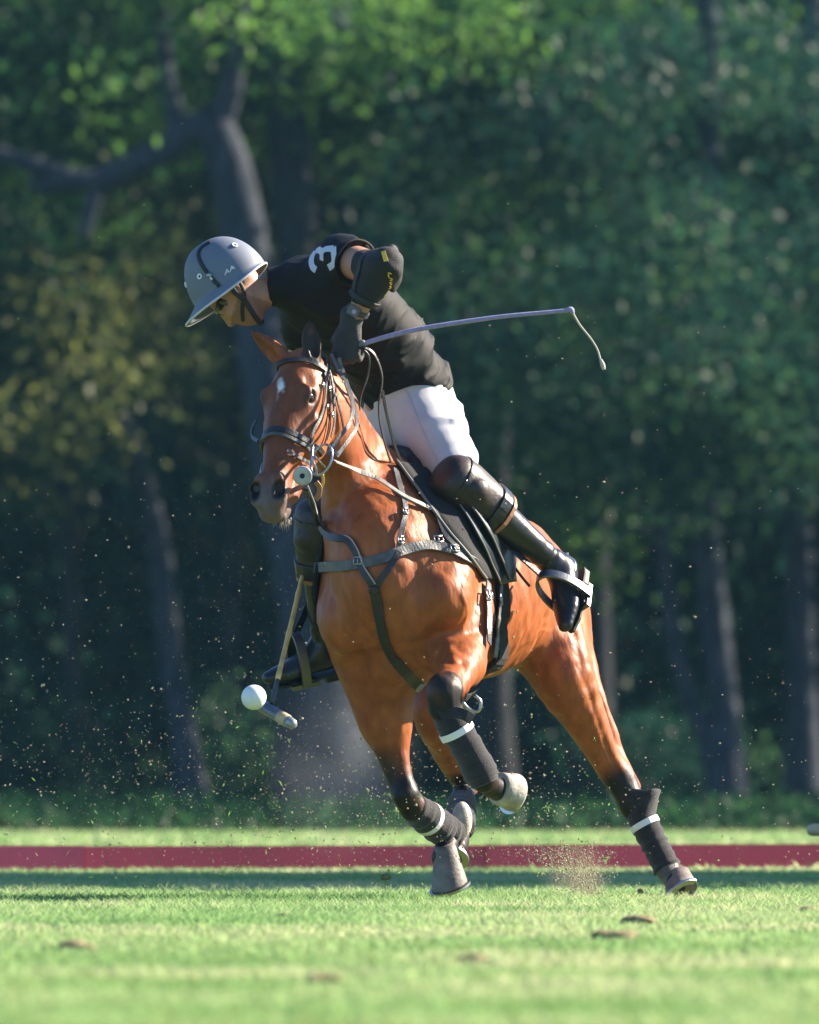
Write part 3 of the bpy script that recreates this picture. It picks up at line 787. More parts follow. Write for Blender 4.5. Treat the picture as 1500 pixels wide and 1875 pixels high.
blk([(1128, 1432, .88), (1146, 1462, .90)], .02, .085, .75)
c = mixc(c, cap(hvv, P(1222, 1597, .85), P(1226, 1606, .85), .05, .06) * .55, grey * 1.8)
for s_ in (-1, 1):
    et = P(567, 585, -.26) if s_ > 0 else P(461, 605, -.22)
    eb = HP(-.005, s_ * .052, .0); en = nrm(V(.30, -.95, .1) if s_ > 0 else V(-.85, -.5, .1))
    m = cap(hvv, eb + (et - eb) * .12, et, .036, .048) * np.clip(((hvv - (eb + (et - eb) * .5)) @ en + .004) / .006, 0, 1)
    c = mixc(c, m * (1.0 if s_ > 0 else .35), V(.03, .016, .012)); c = mixc(c, cap(hvv, et, et, .010, .028) * .5, black)
    c = mixc(c, cap(hvv, HP(.156, s_ * .090, .022), HP(.178, s_ * .088, .020), .024, .036) * .8, V(.05, .025, .018))
    c = mixc(c, cap(hvv, HP(.538, s_ * .043, .012), HP(.560, s_ * .043, .008), .022, .031) * .95, V(.02, .015, .016))
c = mixc(c, cap(hvv, P(640, 725, -.10), P(705, 862, .18), .022, .045) * .9 * (1 if True else 0), V(.03, .016, .012))         # roached mane
c *= (1 + .10 * N2 + .06 * N3)[:, None]
me = mesh_np('body', hvv, hvq)
set_col(me, np.hstack([np.clip(c, 0, 1), np.ones((len(c), 1))]))
M_coat = mat('horse_coat', (.3, .1, .03), rough=.47, spec=.26, attr='Col', var=.20, vscale=32, bump=.22, bscale=80, sheen=.0, stretch=(1, 1, .35))
HORSE = thing('polo_horse', 'bay polo pony galloping with a white star on its forehead', 'horse', (B0[0], B0[1], 0))
body = link('body', me, M_coat, HORSE); localise(body)

def kid(name, arr, m, parent, smooth=True):
    o = solid(name, arr, m, parent, smooth)
    if parent.type == 'EMPTY': localise(o)
    return o
def krib(name, pts, nor, width, thick, m, parent, n=3):
    o = ribbon(name, pts, nor, width, thick, m, parent, n)
    if parent.type == 'EMPTY': localise(o)
    return o
M_eye = mat('eye_gloss', (.010, .005, .004), rough=.10, spec=.6)
M_hoof = mat('hoof_horn', (.16, .13, .115), rough=.6, var=.5, vscale=9, stretch=(1, 1, 1.6), bump=.25, bscale=60)
M_steel = mat('steel', (.42, .42, .44), rough=.30, metal=1, bump=.05, bscale=90)
M_wrap = mat('bandage', (.018, .016, .02), rough=.95, bump=.5, bscale=260, sheen=.25, var=.3, vscale=30)
M_tape = mat('white_tape', (.80, .80, .80), rough=.6, bump=.1, bscale=80)
M_boot = mat('bell_boot_rubber', (.36, .33, .28), rough=.75, var=.35, vscale=24, bump=.3, bscale=70)
for s_ in (-1, 1):
    kid('eye', ball_arr(HP(.168, s_ * .0685, .017), .0265, 18, 12), M_eye, HORSE)

# hoof: a slanted cone with a shoe
def hoof(coronet, sole, toe, r_top, r_sole, shoe=True):
    coronet = np.asarray(coronet); sole = np.asarray(sole)
    ax = nrm(sole - coronet); tv = nrm(np.asarray(toe) - ax * (np.asarray(toe) @ ax)); sv = np.cross(ax, tv)
    L = np.linalg.norm(sole - coronet); vs = []; fs = []; seg = 28
    prof = [(-.12, .86), (.0, 1.0), (.04, 1.03), (.3, 1.0), (.65, 1.0), (.95, 1.0), (1.0, .98)]
    for z, m in prof:
        tt = max(0, min(1, z)); r = (r_top + (r_sole - r_top) * tt) * m; off = tv * (tt * L * .42 - .012)
        for k in range(seg):
            a = 2 * math.pi * k / seg; ca, sa = math.cos(a), math.sin(a)
            rr = r * (1.10 if ca > 0 else .98)
            vs.append(coronet + ax * z * L + off + tv * ca * rr + sv * sa * r * (1 - .10 * max(0, -ca)))
    for i in range(len(prof) - 1):
        for k in range(seg):
            k2 = (k + 1) % seg; fs.append((i * seg + k, i * seg + k2, (i + 1) * seg + k2, (i + 1) * seg + k))
    b = (len(prof) - 1) * seg; o = len(vs)
    off = tv * (L * .42 - .012)
    for k in range(seg):
        a = 2 * math.pi * k / seg; ca, sa = math.cos(a), math.sin(a)
        vs.append(sole + off - ax * .010 + tv * ca * r_sole * .7 + sv * sa * r_sole * .68)
    for k in range(seg):
        k2 = (k + 1) % seg; fs.append((b + k, b + k2, o + k2, o + k))
    fs.append(tuple(o + k for k in range(seg))); fs.append(tuple(range(seg))[::-1])
    h_ = kid('hoof', (vs, fs), M_hoof, HORSE)
    if shoe:
        pts = []; nn = []
        for a in np.linspace(-2.45, 2.45, 22):
            ca, sa = math.cos(a), math.sin(a)
            pts.append(sole + off + ax * .001 + tv * ca * r_sole * .98 * (1.10 if ca > 0 else .98) + sv * sa * r_sole * .93 * (1 - .10 * max(0, -ca))); nn.append(ax)
        so = ribbon('horseshoe', pts, nn, .024, .009, M_steel, h_, 1)
    return h_
hoof(P(813, 1556, .20), P(830, 1614, .235), V(-.35, -1, -.4), .039, .066)
hoof(P(918, 1447, -.265), P(938, 1451, -.222), V(.25, -.3, 1) * -1, .042, .049)
hoof(P(832, 1550, .44), P(826, 1575, .40), V(-.1, -1, -.3), .040, .055)
hoof(P(1236, 1607, .84), P(1257, 1632, .80), V(-.35, -.55, -.75), .046, .068)

# leg wraps following the cannons
def wrap(rows, flare=None):
    pts = spline(np.array([list(P(*r[:3])) + [r[3]] for r in rows]), 8)
    p, r = pts[:, :3], pts[:, 3] + .0016 * np.sin(np.arange(len(pts)) * 2.1 + 2 * rng.normal()) + .0016 * rng.normal(size=len(pts))
    return kid('leg_wrap', tube_arr(p, r, 20, 1), M_wrap, HORSE)
def tape(wr, a, b, r, w_=.022):
    a = P(*a); b = P(*b); ax = nrm(b - a)
    e1 = nrm(np.cross(ax, (.3, .2, .9))); e2 = np.cross(ax, e1)
    pts = [a + r * (math.cos(t) * e1 + math.sin(t) * e2) for t in np.linspace(0, 2 * math.pi, 25)]
    nn = [(math.cos(t) * e1 + math.sin(t) * e2) for t in np.linspace(0, 2 * math.pi, 25)]
    o = ribbon('tape_band', pts, nn, w_, .003, M_tape, wr, 1)
    o['label'] = 'white tape round the dark leg bandage'
    return o
wA = wrap([(757, 1478, .12, .052), (785, 1500, .185, .056), (810, 1518, .25, .058), (832, 1532, .30, .054)])
tape(wA, (784, 1499, .183), (797, 1508, .22), .0575)
wB = wrap([(817, 1300, -.42, .054), (832, 1330, -.41, .058), (855, 1368, -.40, .054), (880, 1415, -.375, .060), (889, 1434, -.37, .050)])
tape(wB, (836, 1338, -.408), (846, 1356, -.40), .0595, .024)
wC = wrap([(846, 1470, .80, .050), (844, 1490, .68, .052), (842, 1515, .56, .054)])
wD = wrap([(1165, 1478, .91, .050), (1182, 1512, .895, .050), (1202, 1552, .88, .048), (1222, 1590, .86, .050)])
tape(wD, (1181, 1510, .895), (1190, 1527, .89), .052)
def flap(wr, pix, y, w_):
    pts = [P(a, b, y) for a, b in pix]
    nn = [nrm(V(.3, -.9, .2)) for _ in pix]
    o = ribbon('loose_flap', pts, nn, w_, .006, M_wrap, wr, 4)
    return o
_cf = lathe_arr([(0, .050), (.03, .053), (.06, .059), (.085, .068), (.080, .064), (.05, .053), (.01, .046)], P(1171, 1490, .905), P(1160, 1440, .91) - P(1171, 1490, .905) + V(.03, 0, 0), 30)
_cf = ([p + nrm(p - P(1171, 1490, .905)) * .010 * float(vnoise(np.array([p]), 22, 3)[0]) for p in _cf[0]], _cf[1][:-2])
link('loose_flap', mesh_py('loose_flap', *_cf), M_wrap, wD)
flap(wB, [(806, 1312), (825, 1304), (848, 1308), (866, 1318)], -.47, .04)
# bell boots / fetlock pads
def cuff(a, b, r0, r1, m=None):
    a = P(*a); b = P(*b); L = np.linalg.norm(b - a)
    prof = [(0, r0 * .93), (.004, r0), (L * .3, r0 * 1.04), (L * .55, r0 * .5 + r1 * .5), (L * .92, r1), (L, r1 * .97), (L, r1 * .8), (L * .6, r0 * .78)]
    return kid('fetlock_boot', lathe_arr(prof, a, b - a, 26), m or M_boot, HORSE)
cuff((912, 1443, -.285), (943, 1452, -.235), .056, .066)
kid('fetlock_boot', ball_arr(P(846, 1502, .40), .058, 20, 14, np.eye(3), (.62, .7, 1.12)), M_boot, HORSE)

# tail, bound up short for play
_tl = [BP(-1.03, 0, -.03), BP(-1.12, 0, -.03), BP(-1.20, 0, -.10), BP(-1.23, 0, -.22), BP(-1.22, 0, -.34), BP(-1.21, 0, -.44)]
kid('tail', tube_arr(_tl, [.035, .034, .032, .036, .034, .018], 12, 5), mat('tail_hair', (.014, .011, .010), rough=.6, bump=.5, bscale=120, stretch=(1, 1, .2)), HORSE)
# ================================================================== THE RIDER
M_skin = mat('skin', (.40, .20, .13), rough=.5, spec=.4, attr='Col', bump=.1, bscale=180)
M_shirt = mat('black_shirt_cloth', (.0075, .0078, .0095), rough=.6, spec=.22, bump=.35, bscale=300, var=.25, vscale=20)
M_breech = mat('white_breeches_cloth', (.53, .53, .555), rough=.8, spec=.3, bump=.25, bscale=320, var=.06, vscale=10)
M_leather = mat('black_boot_leather', (.012, .012, .014), rough=.30, spec=.5, bump=.15, bscale=50, var=.4, vscale=9)
M_guard = mat('dark_brown_guard_leather', (.026, .016, .014), rough=.48, spec=.5, bump=.2, bscale=70, var=.4, vscale=12)
M_tan = mat('tan_leather', (.30, .13, .06), rough=.5)
M_pad = mat('elbow_pad_cloth', (.009, .009, .010), rough=.75, bump=.4, bscale=200, sheen=.04)
M_yellow = mat('yellow_print', (.80, .52, .05), rough=.55)
M_glove = mat('glove_cloth', (.03, .031, .034), rough=.75, bump=.4, bscale=240, sheen=.05, var=.3, vscale=30)
M_greyprint = mat('pale_grey_print', (.52, .56, .66), rough=.6)
M_black = mat('matt_black', (.012, .012, .013), rough=.6)
RID = thing('person', 'polo player in grey helmet, black shirt and white breeches leaning low off the horse', 'person', tuple(P(760, 760, .4)))

def rk(name, arr, m, parent=None, smooth=True):
    p = parent or RID
    o = solid(name, arr, m, p, smooth)
    if p.type == 'EMPTY': localise(o)
    return o
def vol_obj(name, vol, m, smooth=2, folds=None, parent=None):
    v, q = vol.mesh(smooth)
    n = vnormals(v, q)
    if folds is not None: v = v + n * folds(v)[:, None]
    o = link(name, mesh_np(name, v, q), m, parent or RID)
    if (parent or RID).type == 'EMPTY': localise(o)
    return o, v, q

# joints
pelv = P(752, 748, .47); waist = P(712, 664, .34); chest = P(640, 578, .19); neckb = P(556, 520, .13)
LS = P(630, 476, .00); RS = P(560, 556, .34)
LE = P(697, 492, -.22); LW = P(645, 588, -.17); LH = P(634, 640, -.14)
RE = P(548, 690, .46); RW = P(600, 800, .58)
LHIP = P(772, 752, .35); RHIP = P(728, 768, .58)
LK = P(852, 896, .02); LA = P(1020, 1036, .22); LT = P(1010, 1124, .06)
RK = P(588, 975, .12); RA = P(594, 1182, .26); RT = P(490, 1206, .20)
side_t = nrm(LS - RS)
# head frame
HU = nrm(V(-.55, .06, .835)); HF = nrm(V(-.835, .16, -.53)); HF = nrm(HF - HU * (HF @ HU)); HS = np.cross(HU, HF)
if HS[1] > 0: HS = -HS                         # towards the side the photograph shows
hc = P(417, 541, .10)                          # middle of the helmet's rim
def HH(f, s, u): return hc + f * HF + s * HS + u * HU
HHX = np.array((HF, HS, HU))
_d = R(35)
FF = HF * math.cos(_d) - HU * math.sin(_d); FU = HU * math.cos(_d) + HF * math.sin(_d); fc = HH(-.020, 0, .010)
def FH(f, s, u): return fc + f * FF + s * HS + u * FU
FHX = np.array((FF, HS, FU))

rv = Vol((-.72, -.42, .40), (.75, .75, 2.45), .007)
rv.ell(FH(-.012, 0, .01), FHX, (.098, .076, .115), k=.0)
rv.ell(FH(.03, 0, -.055), FHX, (.070, .058, .075), k=.03)
rv.chain([FH(.062, 0, -.095), FH(.055, 0, -.118)], [.026, .022], k=.03)                 # chin
rv.chain([FH(-.01, .052, -.06), FH(.045, .036, -.108)], [.022, .018], k=.025)            # jaw
rv.chain([FH(-.01, -.052, -.06), FH(.045, -.036, -.108)], [.022, .018], k=.025)
rv.chain([FH(.090, 0, -.008), FH(.108, 0, -.042)], [.010, .014], k=.014)                # nose
rv.ell(FH(.098, .010, -.045), FHX, (.012, .010, .009), k=.008); rv.ell(FH(.098, -.010, -.045), FHX, (.012, .010, .009), k=.008)
rv.ell(FH(.090, 0, -.072), FHX, (.012, .024, .007), k=.008); rv.ell(FH(.087, 0, -.084), FHX, (.011, .020, .007), k=.008)
for s_ in (-1, 1):
    rv.ell(FH(.070, s_ * .042, -.030), FHX, (.022, .022, .018), k=.02)                  # cheekbone
    rv.ell(FH(.082, s_ * .030, .000), FHX, (.014, .015, .010), k=.008, op='sub')         # eye hollow
    rv.ell(FH(.079, s_ * .030, -.001), FHX, (.012, .013, .010), k=.004)
    rv.ell(FH(-.012, s_ * .078, -.030), np.array((nrm(FF * .8 - HS * s_ * .2), nrm(HS * s_ * .9 + FF * -.2), FU)), (.018, .010, .032), k=.006)   # ear
    rv.ell(FH(-.006, s_ * .088, -.028), FHX, (.009, .008, .018), k=.004, op='sub')
rv.chain([HH(-.03, 0, -.05), P(522, 522, .12), neckb], [.050, .052, .062], k=.02)
rv.chain([neckb + (chest - neckb) * .2, chest, waist, pelv], [(.12, .10), (.165, .115), (.145, .105), (.17, .125)], k=.05, side=side_t, n=4)
rv.chain([RS, neckb * .6 + chest * .4, LS], [.062, .075, .062], k=.05, n=3)
rv.chain([LS, LS * .5 + LE * .5, LE], [.064, .057, .044], k=.04)
rv.chain([LE, LE * .6 + LW * .4, LW], [.043, .041, .029], k=.02)

rv.chain([RS, RS * .5 + RE * .5, RE], [.060, .050, .042], k=.04)
rv.chain([RE, RE * .6 + RW * .4, RW, P(604, 822, .585)], [.043, .041, .029, .03], k=.02)
rv.chain([pelv, LHIP, LHIP * .5 + LK * .5, LK], [.12, .105, .088, .06], k=.05, n=3)
rv.chain([pelv, RHIP, RHIP * .5 + RK * .5, RK], [.12, .105, .088, .06], k=.05, n=3)
def foot_in(k_, a_, t_):
    tv = nrm(t_ - a_); ax_ = nrm(a_ - k_); so = nrm(ax_ - tv * (ax_ @ tv))
    rv.chain([a_, a_ + so * .045 + tv * .05, a_ + so * .06 + tv * .13], [.034, .026, .018], k=.01)
rv.chain([LK, LK * .7 + LA * .3, LA], [.058, .058, .038], k=.03, n=3); foot_in(LK, LA, LT)
rv.chain([RK, RK * .7 + RA * .3, RA], [.058, .058, .038], k=.03, n=3); foot_in(RK, RA, RT)
bv, bq = rv.mesh(2)
bme = mesh_np('body', bv, bq)
sk = np.tile(V(.44, .225, .145), (len(bv), 1)) * (1 + .06 * vnoise(bv, 25, 8))[:, None]
hf = (bv - fc) @ FF; hsd = (bv - fc) @ HS; hu = (bv - fc) @ FU
onhead = (np.linalg.norm(bv - FH(0, 0, -.02), axis=1) < .15)
hair = onhead & (hf < -.012 - .0 * hu) & (hu > -.05 - .25 * hf) & ~((np.abs(np.abs(hsd) - .082) < .02) & (hf > -.032) & (hu < .0))
sk[hair] = V(.014, .010, .008)
beard = onhead & (hf > -.01) & (hu < -.045)
sk = np.where((beard & (vnoise(bv, 60, 3) > -2))[:, None], sk * V(.62, .60, .62), sk)
lips = onhead & (np.abs(hu + .077) < .012) & (np.abs(hsd) < .026) & (hf > .085)
sk[lips] = V(.32, .11, .09)
set_col(bme, np.hstack([sk, np.ones((len(bv), 1))]))
rb = link('body', bme, M_skin, RID); localise(rb)

# ---- helmet
def helmet_arr(prof, thick=.006):
    """rings of an oval shell in the helmet's own frame: rows (height, centre, half length, half width)"""
    seg = 48; vs = []; fs = []
    for u, cf, a, b in prof:
        for k in range(seg):
            t = 2 * math.pi * k / seg
            vs.append(HH(cf + a * math.cos(t), b * math.sin(t), u(math.cos(t), math.sin(t)) if callable(u) else u))
    for i in range(len(prof) - 1):
        for k in range(seg):
            k2 = (k + 1) % seg; fs.append((i * seg + k, i * seg + k2, (i + 1) * seg + k2, (i + 1) * seg + k))
    fs.append(tuple(range(seg))[::-1])
    fs.append(tuple((len(prof) - 1) * seg + k for k in range(seg)))
    return vs, fs
M_helm = mat('slate_grey_helmet_cloth', (.145, .170, .220), rough=.62, spec=.4, bump=.12, bscale=400, var=.05, vscale=5)
M_trim = mat('pale_rim_trim', (.58, .60, .62), rough=.5)
Hd = .200
dome = []
for t in np.linspace(0.02, 1, 16):
    th = t * math.pi / 2
    dome.append((.030 + (Hd - .030) * math.cos(th), -.018 - .010 * math.sin(th), .143 * math.sin(th) ** .86, .116 * math.sin(th) ** .86))
brim = []
for t in np.linspace(.06, 1, 8):
    brim.append((lambda c, s, t=t: .030 - (.030 + .004 * c) * t + (.018 * (c < 0) * c * c) * t, -.028 + .030 * t, .143 + .032 * t ** 1.2, .116 + .028 * t ** 1.2))
inner = []
for t in np.linspace(1, .0, 6):
    inner.append((lambda c, s, t=t: .030 - .006 - (.030 + .004 * c) * t + (.018 * (c < 0) * c * c) * t, -.028 + .030 * t, .137 + .032 * t ** 1.2, .110 + .028 * t ** 1.2))
inner += [(.08, -.028, .122, .098), (.13, -.028, .09, .07), (.15, -.028, .02, .02)]
helmet = rk('helmet', helmet_arr(dome + brim + inner), M_helm)
helm_skin = Skin(np.array([tuple(v.co) for v in helmet.data.vertices]), [])if False else None
hb = helmet_arr(dome + brim)
hs_v = np.array(hb[0]); hs_f = [f for f in hb[1] if len(f) == 4]
helm_skin = Skin(hs_v, hs_f)
# rim piping
pts = []
for t in np.linspace(0, 2 * math.pi, 61):
    c, s = math.cos(t), math.sin(t)
    pts.append(HH(.002 + .175 * c, .144 * s, .030 - (.030 + .004 * c) + (.018 * (c < 0) * c * c) - .003))
rk('rim_piping', tube_arr(pts, .0042, 6, 1), M_trim, helmet)
# vent eyelets
M_eyelet = mat('white_eyelet', (.8, .8, .8), rough=.4)
for px_, py_ in ((366, 506), (430, 449), (341, 521), (436, 428)):
    a, n = helm_skin.see(px_, py_, .0)
    if a is None: continue
    ring = [(0, .010), (.003, .0105), (.004, .009), (.002, .004), (-.004, .0035)]
    rk('vent_eyelet', lathe_arr(ring, a, n, 16), M_eyelet, helmet)
    rk('vent_hole', lathe_arr([(.0, .0040), (.0028, .0040)], a, n, 10), M_black, helmet)
# strap over the dome and buckle
A, B = helm_skin.path([(386, 443), (368, 455), (364, 470), (373, 490), (390, 511), (402, 524)], .002, 6)
rk('helmet_strap', ribbon_arr(A, B, .014, .003, 1), M_black, helmet)
a, n = helm_skin.see(384, 504, .005); rk('strap_buckle', box_arr(a, (nrm(np.cross(n, HU)), nrm(HU), n), (.008, .007, .003)), M_steel, helmet)
a, n = helm_skin.see(388, 510, .005); rk('strap_buckle', box_arr(a, (nrm(np.cross(n, HU)), nrm(HU), n), (.004, .006, .003)), M_trim, helmet)
# the two letters
def stroke(surf, pix, w_, m, parent, name='print_stroke', off=.0015, n=3, th=.0012):
    A, B = surf.path(pix, off, n)
    if len(A) < 2: return None
    return ribbon_arr(A, B, w_, th, 1)
let = []
for pix in ([(412, 504), (415.5, 493)], [(415.5, 493), (420, 499)], [(413.5, 500), (418, 496.5)], [(421.5, 498), (424, 487.5)], [(424, 487.5), (429.5, 492)], [(422.5, 494), (427, 490.5)]):
    r_ = stroke(helm_skin, pix, .0028, M_eyelet, helmet, n=8)
    if r_: let.append(r_)
rk('letters', join(let), M_eyelet, helmet, False)
# ---- glasses, chin strap
M_lens = mat('dark_lens', (.01, .011, .012), rough=.08, spec=.7, coat=.6)
gl = []
for s_ in (-1, 1):
    vs = []; fs = []
    for i in range(7):
        for j in range(5):
            a = -.1 + i / 6 * 1.25; r_ = .098
            vs.append(FH(-.004 + r_ * math.cos(a), s_ * (.004 + r_ * .72 * math.sin(a)), .020 - .040 * j / 4 + (.006 if j in (0, 4) else 0) * (i in (0, 6)) * (1 if j else -1)))
    for i in range(6):
        for j in range(4):
            q = (i * 5 + j, i * 5 + j + 1, (i + 1) * 5 + j + 1, (i + 1) * 5 + j); fs.append(q)
    gl.append((vs, fs))
gls = rk('sunglasses', join(gl), M_lens)
md = gls.modifiers.new('thick', 'SOLIDIFY'); md.thickness = .003
def hstrap(pts, w_=.016):
    pts = np.array(pts); n = [nrm(p - FH(.02, 0, -.03)) for p in pts]
    rk('chin_strap', ribbon_arr(pts, n, w_, .004, 4), M_black)
hstrap([FH(-.03, .095, .012), FH(-.004, .090, -.03), FH(.012, .078, -.070), FH(.050, .052, -.118), FH(.072, 0, -.142), FH(.05, -.052, -.118), FH(.012, -.078, -.07), FH(-.004, -.09, -.03), FH(-.03, -.095, .012)], .018)
hstrap([FH(-.062, .088, .018), FH(-.05, .088, -.02), FH(-.02, .082, -.055), FH(.014, .079, -.070)], .014)
hstrap([FH(.02, .079, -.066), FH(.055, .060, -.075), FH(.082, .040, -.085)], .012)

# ---- shirt
sv = Vol((-.62, -.40, 1.55), (.45, .80, 2.45), .0065)
hip_l = P(790, 700, .28)
sv.chain([neckb + (chest - neckb) * .12, neckb + (chest - neckb) * .35, chest, waist, P(748, 706, .42), P(764, 724, .46)], [(.105, .095), (.165, .125), (.188, .140), (.172, .132), (.180, .138), (.186, .142)], k=.0, side=side_t, n=4)
sv.chain([RS, neckb * .6 + chest * .4, LS], [.078, .088, .080], k=.06, n=3)
sl_end = LS + (LE - LS) * .30
sv.chain([LS - (LE - LS) * .1, sl_end, LS + (LE - LS) * .36], [.080, .080, .078], k=.05)
sv.chain([P(484, 528, .115), P(515, 524, .12), neckb], [.071, .075, .090], k=.04, n=3)                    # stand-up collar
sv.chain([RS, RS * .6 + RE * .4], [.082, .078], k=.05)
sv.chain([LS * .5 + chest * .5, waist * .7 + chest * .3 + V(.06, -.05, .02)], [.11, .10], k=.08)
for a, b, r_ in ((P(648, 560, .0), P(700, 640, .18), .012), (P(690, 560, .08), P(720, 640, .2), .010), (P(665, 600, .05), P(745, 660, .25), .012), (P(700, 610, .15), P(770, 680, .3), .013), (P(560, 570, .05), P(620, 540, .0), .010), (P(580, 600, .05), P(650, 570, .03), .01)):
    pass
sv.cut(P(783, 716, .38), nrm(P(764, 724, .46) - waist))
sv.cut(P(491, 530, .115), nrm(V(-.97, 0, -.10)), lo=neckb - .22, hi=neckb + .12)
ud = nrm(LE - LS)
sv.cut(LS + ud * .085, ud, lo=LS + ud * .10 - .15, hi=LS + ud * .10 + .15)
def shirt_folds(v):
    q = v - waist; ax_ = nrm(pelv - chest); nn = nrm(V(.75, -.55, .1))
    t = q @ ax_; s = q @ side_t; o = q @ np.cross(ax_, side_t)
    wv = vnoise(v, 6, 3)
    low = np.clip((t + .22) / .2, 0, 1)
    up_ = np.cross(ax_, side_t)
    c1 = np.stack([t * 1.0 + s * .55, s * .35, o * .35], 1); c2 = np.stack([t * .9 - s * .7, s * .3, o * .5], 1)
    rd = lambda c, f_, sd: np.clip(1 - np.abs(vnoise(c + .03 * np.stack([wv, wv, wv], 1), f_, sd)) * 2.6, 0, 1) ** 1.5
    f = .024 * low * rd(c1, 15, 5) * np.clip(.6 + vnoise(v, 7, 9), 0, 1) + .016 * low * rd(c2, 21, 6) * np.clip(.7 + vnoise(v, 9, 16), 0, 1)
    f += .011 * rd(c2, 11, 11) * np.clip(.4 + vnoise(v, 6, 10), 0, 1) + .004 * rd(c1, 22, 12)
    return f + .003 * vnoise(v, 14, 12) - .006
shirt, shv, shq = vol_obj('shirt', sv, M_shirt, 2, shirt_folds)
shirt_skin = Skin(shv, shq)
Z6 = lambda pts: [(560 + x / 5, 420 + y / 5) for x, y in pts]
num = []
for pix in (Z6([(100, 372), (66, 340), (58, 270), (95, 200)]), Z6([(95, 205), (125, 190), (150, 210), (152, 282)]), Z6([(152, 215), (185, 185), (250, 180)]), Z6([(256, 168), (264, 250), (256, 318), (215, 348)])):
    r_ = stroke(shirt_skin, pix, .024, M_greyprint, shirt, off=.003, n=6)
    if r_: num.append(r_)
rk('number_three', join(num), M_greyprint, shirt, False)
# panel down the back of the shirt, catching the light on its edge
A, B = [], []
cf_pts = [LS + ud * (.085) + .0795 * (math.cos(t) * nrm(np.cross(ud, (0, 0, 1))) + math.sin(t) * nrm(np.cross(ud, np.cross(ud, (0, 0, 1))))) for t in np.linspace(0, 2 * math.pi, 30)]
rk('sleeve_hem', tube_arr(cf_pts, .0055, 6, 1), M_shirt, shirt)

# ---- breeches
pv = Vol((-.50, -.25, .75), (.55, .85, 2.0), .0065)
pv.chain([P(722, 676, .38), P(740, 700, .42), pelv, P(764, 780, .48)], [(.155, .116), (.162, .122), (.178, .142), (.165, .15)], k=.0, side=side_t, n=3)
pv.chain([P(760, 745, .37), LHIP + V(-.012, -.01, 0), LHIP * .5 + LK * .5, LK * .9 + LHIP * .1, LK], [.128, .124, .104, .074, .070], k=.07, n=4)
pv.chain([P(735, 760, .54), RHIP, RHIP * .5 + RK * .5, RK], [.12, .115, .095, .066], k=.05, n=4)
pv.ell(P(785, 745, .55), np.eye(3), (.085, .14, .13), k=.06)
pv.cut(P(708, 668, .36), nrm(waist - pelv), lo=V(-.4, -.2, 1.7), hi=V(.4, .8, 2.0))
pv.cut(LK + nrm(LK - LHIP) * .02, nrm(LK - LHIP), lo=LK - .15, hi=LK + .15)
def breech_folds(v):
    t = (v - LHIP) @ nrm(LK - LHIP); wv = vnoise(v, 7, 21)
    back = np.clip(((v - LHIP - t[:, None] * nrm(LK - LHIP)) @ nrm(V(.8, .5, .1))) / .06, 0, 1)
    sw = v @ nrm(V(.35, .9, -.2))
    c1 = np.stack([t + .45 * sw + .02 * wv, sw * .25, v[:, 2] * .1], 1); c2 = np.stack([t - .3 * sw, sw * .3, v[:, 0] * .2], 1)
    rd = lambda c, f_, sd: np.clip(1 - np.abs(vnoise(c, f_, sd)) * 2.6, 0, 1) ** 1.5
    f = .017 * back * rd(c1, 16, 22) + .009 * back * rd(c2, 22, 24) + .009 * (1 - back) * rd(c2, 10, 25) * np.clip(.5 + wv, 0, 1)
    return f * np.clip((t + .06) / .10, .15, 1) + .0018 * vnoise(v, 16, 23) - .003
breeches, brv, brq = vol_obj('breeches', pv, M_breech, 2, breech_folds)
breech_skin = Skin(brv, brq)
A, B = breech_skin.path([(738, 700), (756, 745), (775, 790), (798, 835), (812, 870)], .0005, 6)
rk('side_seam', ribbon_arr(A, B, .005, .002, 1), mat('seam_thread', (.5, .5, .52), rough=.8), breeches)
a, n = breech_skin.see(725, 701, .003); rk('button', ball_arr(a, .006, 10, 8), M_steel, breeches)

